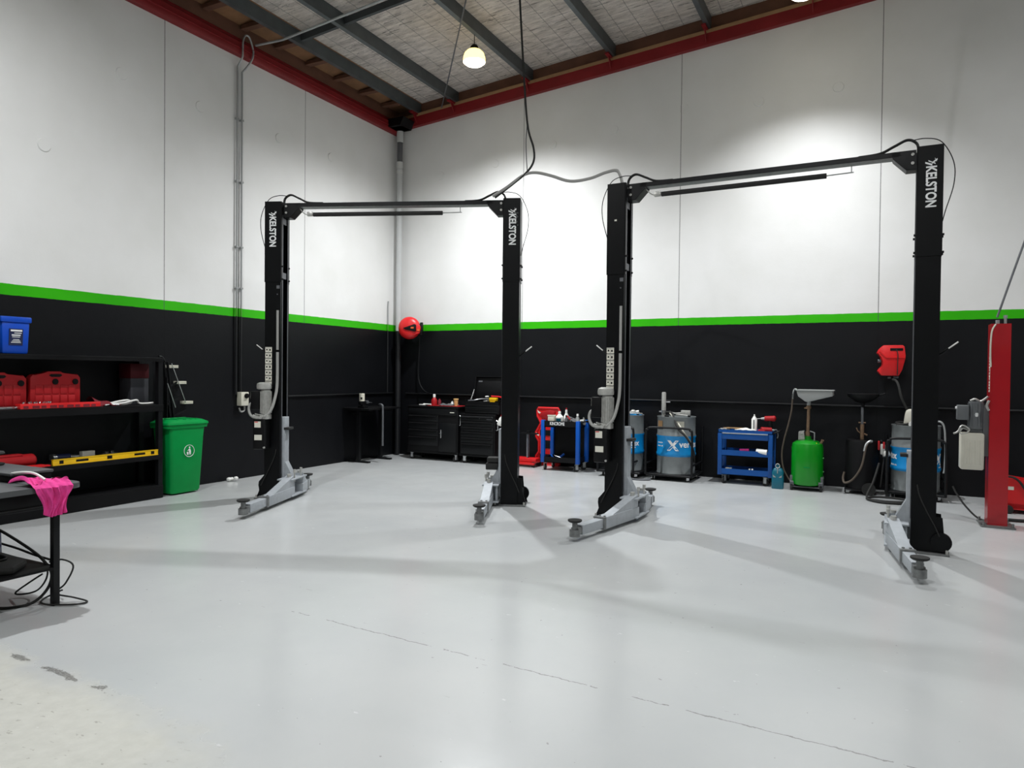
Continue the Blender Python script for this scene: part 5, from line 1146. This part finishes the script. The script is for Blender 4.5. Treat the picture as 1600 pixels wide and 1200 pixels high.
# ------------------------------------------------------------------ bench at the left edge, nearest the camera
BX, BY, BZ = 3.64, -8.40, .845
t = thing('workbench', 'black workbench with rounded grey top at the left edge', 'bench', (BX, BY, 0))
def rrect(x0, x1, y0, y1, r, n=6):
    pts = []
    for cx_, cy_, a0 in ((x1-r, y1-r, 0), (x0+r, y1-r, 90), (x0+r, y0+r, 180), (x1-r, y0+r, 270)):
        for k in range(n): a = math.radians(a0+90*k/(n-1)); pts.append((cx_+r*math.cos(a), cy_+r*math.sin(a)))
    return pts
b = MB(); b.prism(rrect(-1.1, 0, -.64, 0, .07), (0, 0, BZ-.035), (1, 0, 0), (0, 1, 0), (0, 0, .035), .004); b.build('benchtop', M['bench'], t)
for x, y in ((-.225, -.06), (-1.04, -.06), (-.225, -.59), (-1.04, -.59)):
    b = MB(); b.box(x-.021, x+.021, y-.021, y+.021, 0, BZ-.035, .002); b.build('leg', M['blacks'], t)
b = MB(); b.box(-.95, -.16, -.56, -.09, .675, BZ-.036, .004); dw = b.build('drawer', M['blackm'], t)
b = MB(); b.box(-.161, -.154, -.54, -.11, .69, .70, .002); b.build('drawer_pull', M['rubber'], dw)
b = MB(); b.box(-1.04, -.205, -.61, -.04, .245, .262, .003); b.build('lower_shelf', M['blackm'], t)
# pink rag draped over the bench corner
def pf(u, v):
    # v runs over the bench top and down past its edge, u across the cloth
    s = -.20+.42*v
    w_ = .22*(1-.45*max(0, v-.35))+.05*max(0, .4-v)
    yc = -.245+.05*v+.012*math.sin(4*v)
    yy = yc+(u-.5)*w_+.018*math.sin(9*v+3*u)
    fold = .013*math.sin(11*u+3*v)+.009*math.sin(21*u+6*v)+.006*math.sin(33*u-4*v)
    lump = .035*max(0, math.sin(5*u+.6)*math.sin(8*v+.4))
    if s < -.02: return (s+.02*math.sin(7*u), yy, BZ+.016+abs(fold)+lump)
    if s < .03: k = (s+.02)/.05; return (.014*k+(-.02)*(1-k), yy, BZ+.016*(1-k*k)+abs(fold)*(1-k))
    return (.014+abs(fold)*1.5, yy, BZ-(s-.03)*(.88+.12*math.sin(3*u)))
b = MB(); b.sheet(lambda u, v: pf(u, v), 30, 34, .004)
o = solo('rag', b, M['pink'], 'bright pink rag draped over the corner of the left workbench', 'rag', loc=(BX, BY, 0))
b = MB(); b.sheet(lambda u, v: (-.19+.10*v, -.26+.12*u+.07*v, BZ+.012+.030*math.sin(PI*u)*(.6+.4*math.sin(7*v))+.006*math.sin(15*v)), 10, 14, .006)
o2 = b.build('rag_fold', M['pink'], o)
solo('white_hose', MB().tube([(2.75, -8.66, .858), (2.95, -8.66, .858), (3.145, -8.66, .876), (3.32, -8.66, .910), (3.46, -8.66, .925), (3.54, -8.65, .918), (3.60, -8.63, .885)], .0085, 8, sm=6), M['white'], 'white hose arching over the left workbench', 'hose')
t = thing('laptop_tray', 'flat grey case lying at the back of the left workbench', 'case', (BX-.62, BY-.16, BZ))
b = MB(); b.box(-.32, .29, -.12, .14, 0, .045, .008); b.build('base', M['blackm'], t)
b = MB(); b.box(-.33, .30, -.13, .15, .045, .065, .008); b.build('lid', M['bench'], t)
solo('cable_reel', MB().lathe([(0, 0), (.085, 0), (.09, .012), (.05, .02), (.05, .075), (.09, .082), (.085, .095), (0, .095)], seg=24), M['rubber'], 'black reel on the flat grey case at the left edge', 'reel', loc=(BX-.86, BY-.14, BZ+.066))
t = thing('vacuum_cleaner', 'dark machine on the lower shelf at the left edge', 'machine', (2.80, -8.60, .262))
b = MB(); b.lathe([(0, 0), (.10, 0), (.115, .03), (.11, .18), (.08, .24), (0, .25)], seg=22); b.build('body', M['navy'], t)
b = MB(); b.cyl((.10, .02, .20), (.135, .02, .20), .03, seg=14); b.cyl((.10, .0, .12), (.128, .0, .12), .024, seg=14); b.cyl((0, 0, .25), (0, 0, .33), .03); b.build('knob', M['blackm'], t)
t = thing('tool_bag', 'flat black bag lying on the lower shelf of the left workbench', 'bag', (3.08, -8.68, .262))
b = MB(); b.prism([(-.30, -.17), (.18, -.20), (.32, -.03), (.18, .13), (-.30, .16)], (0, 0, 0), (1, 0, 0), (0, 1, 0), (0, 0, .055), .02); b.build('body', M['rubber'], t)
b = MB(); b.tube([(-.12, -.06, .055), (-.02, -.10, .075), (.10, -.06, .062), (.10, .04, .062), (-.04, .05, .07)], .010, 8, sm=5); b.build('strap', M['blackm'], t)
def wcable(pts, r, label): solo('power_cable', MB().tube(pts, r, 8, sm=7), M['rubber'], label, 'cable', 'cables under the left workbench')
wcable([(2.78, -8.52, .47), (3.0, -8.55, .455), (3.2, -8.50, .36), (3.30, -8.47, .29), (3.36, -8.45, .20), (3.37, -8.49, .10), (3.30, -8.56, .015), (3.2, -8.70, .012), (3.02, -8.72, .03), (2.9, -8.66, .13), (2.8, -8.62, .24)], .0095, 'thick black cable from the dark machine looping under the lower shelf')
wcable([(3.30, -8.43, .27), (3.40, -8.40, .292), (3.47, -8.37, .25), (3.45, -8.41, .14), (3.39, -8.44, .07), (3.46, -8.36, .03), (3.56, -8.33, .010), (3.56, -8.40, .010), (3.44, -8.48, .010), (3.34, -8.50, .010), (3.25, -8.44, .010), (3.30, -8.36, .05), (3.36, -8.38, .07)], .006, 'thin black cable looping round the front leg of the left workbench')
wcable([(3.28, -8.43, .25), (3.25, -8.42, .15), (3.17, -8.43, .06), (3.08, -8.46, .025), (3.02, -8.50, .03), (3.1, -8.46, .10), (3.2, -8.42, .17)], .006, 'thin black cable loop hanging below the back of the lower shelf')
wcable([(2.75, -8.46, .34), (2.95, -8.45, .325), (3.15, -8.44, .30), (3.36, -8.43, .285)], .008, 'black cable lying along the back edge of the lower shelf')
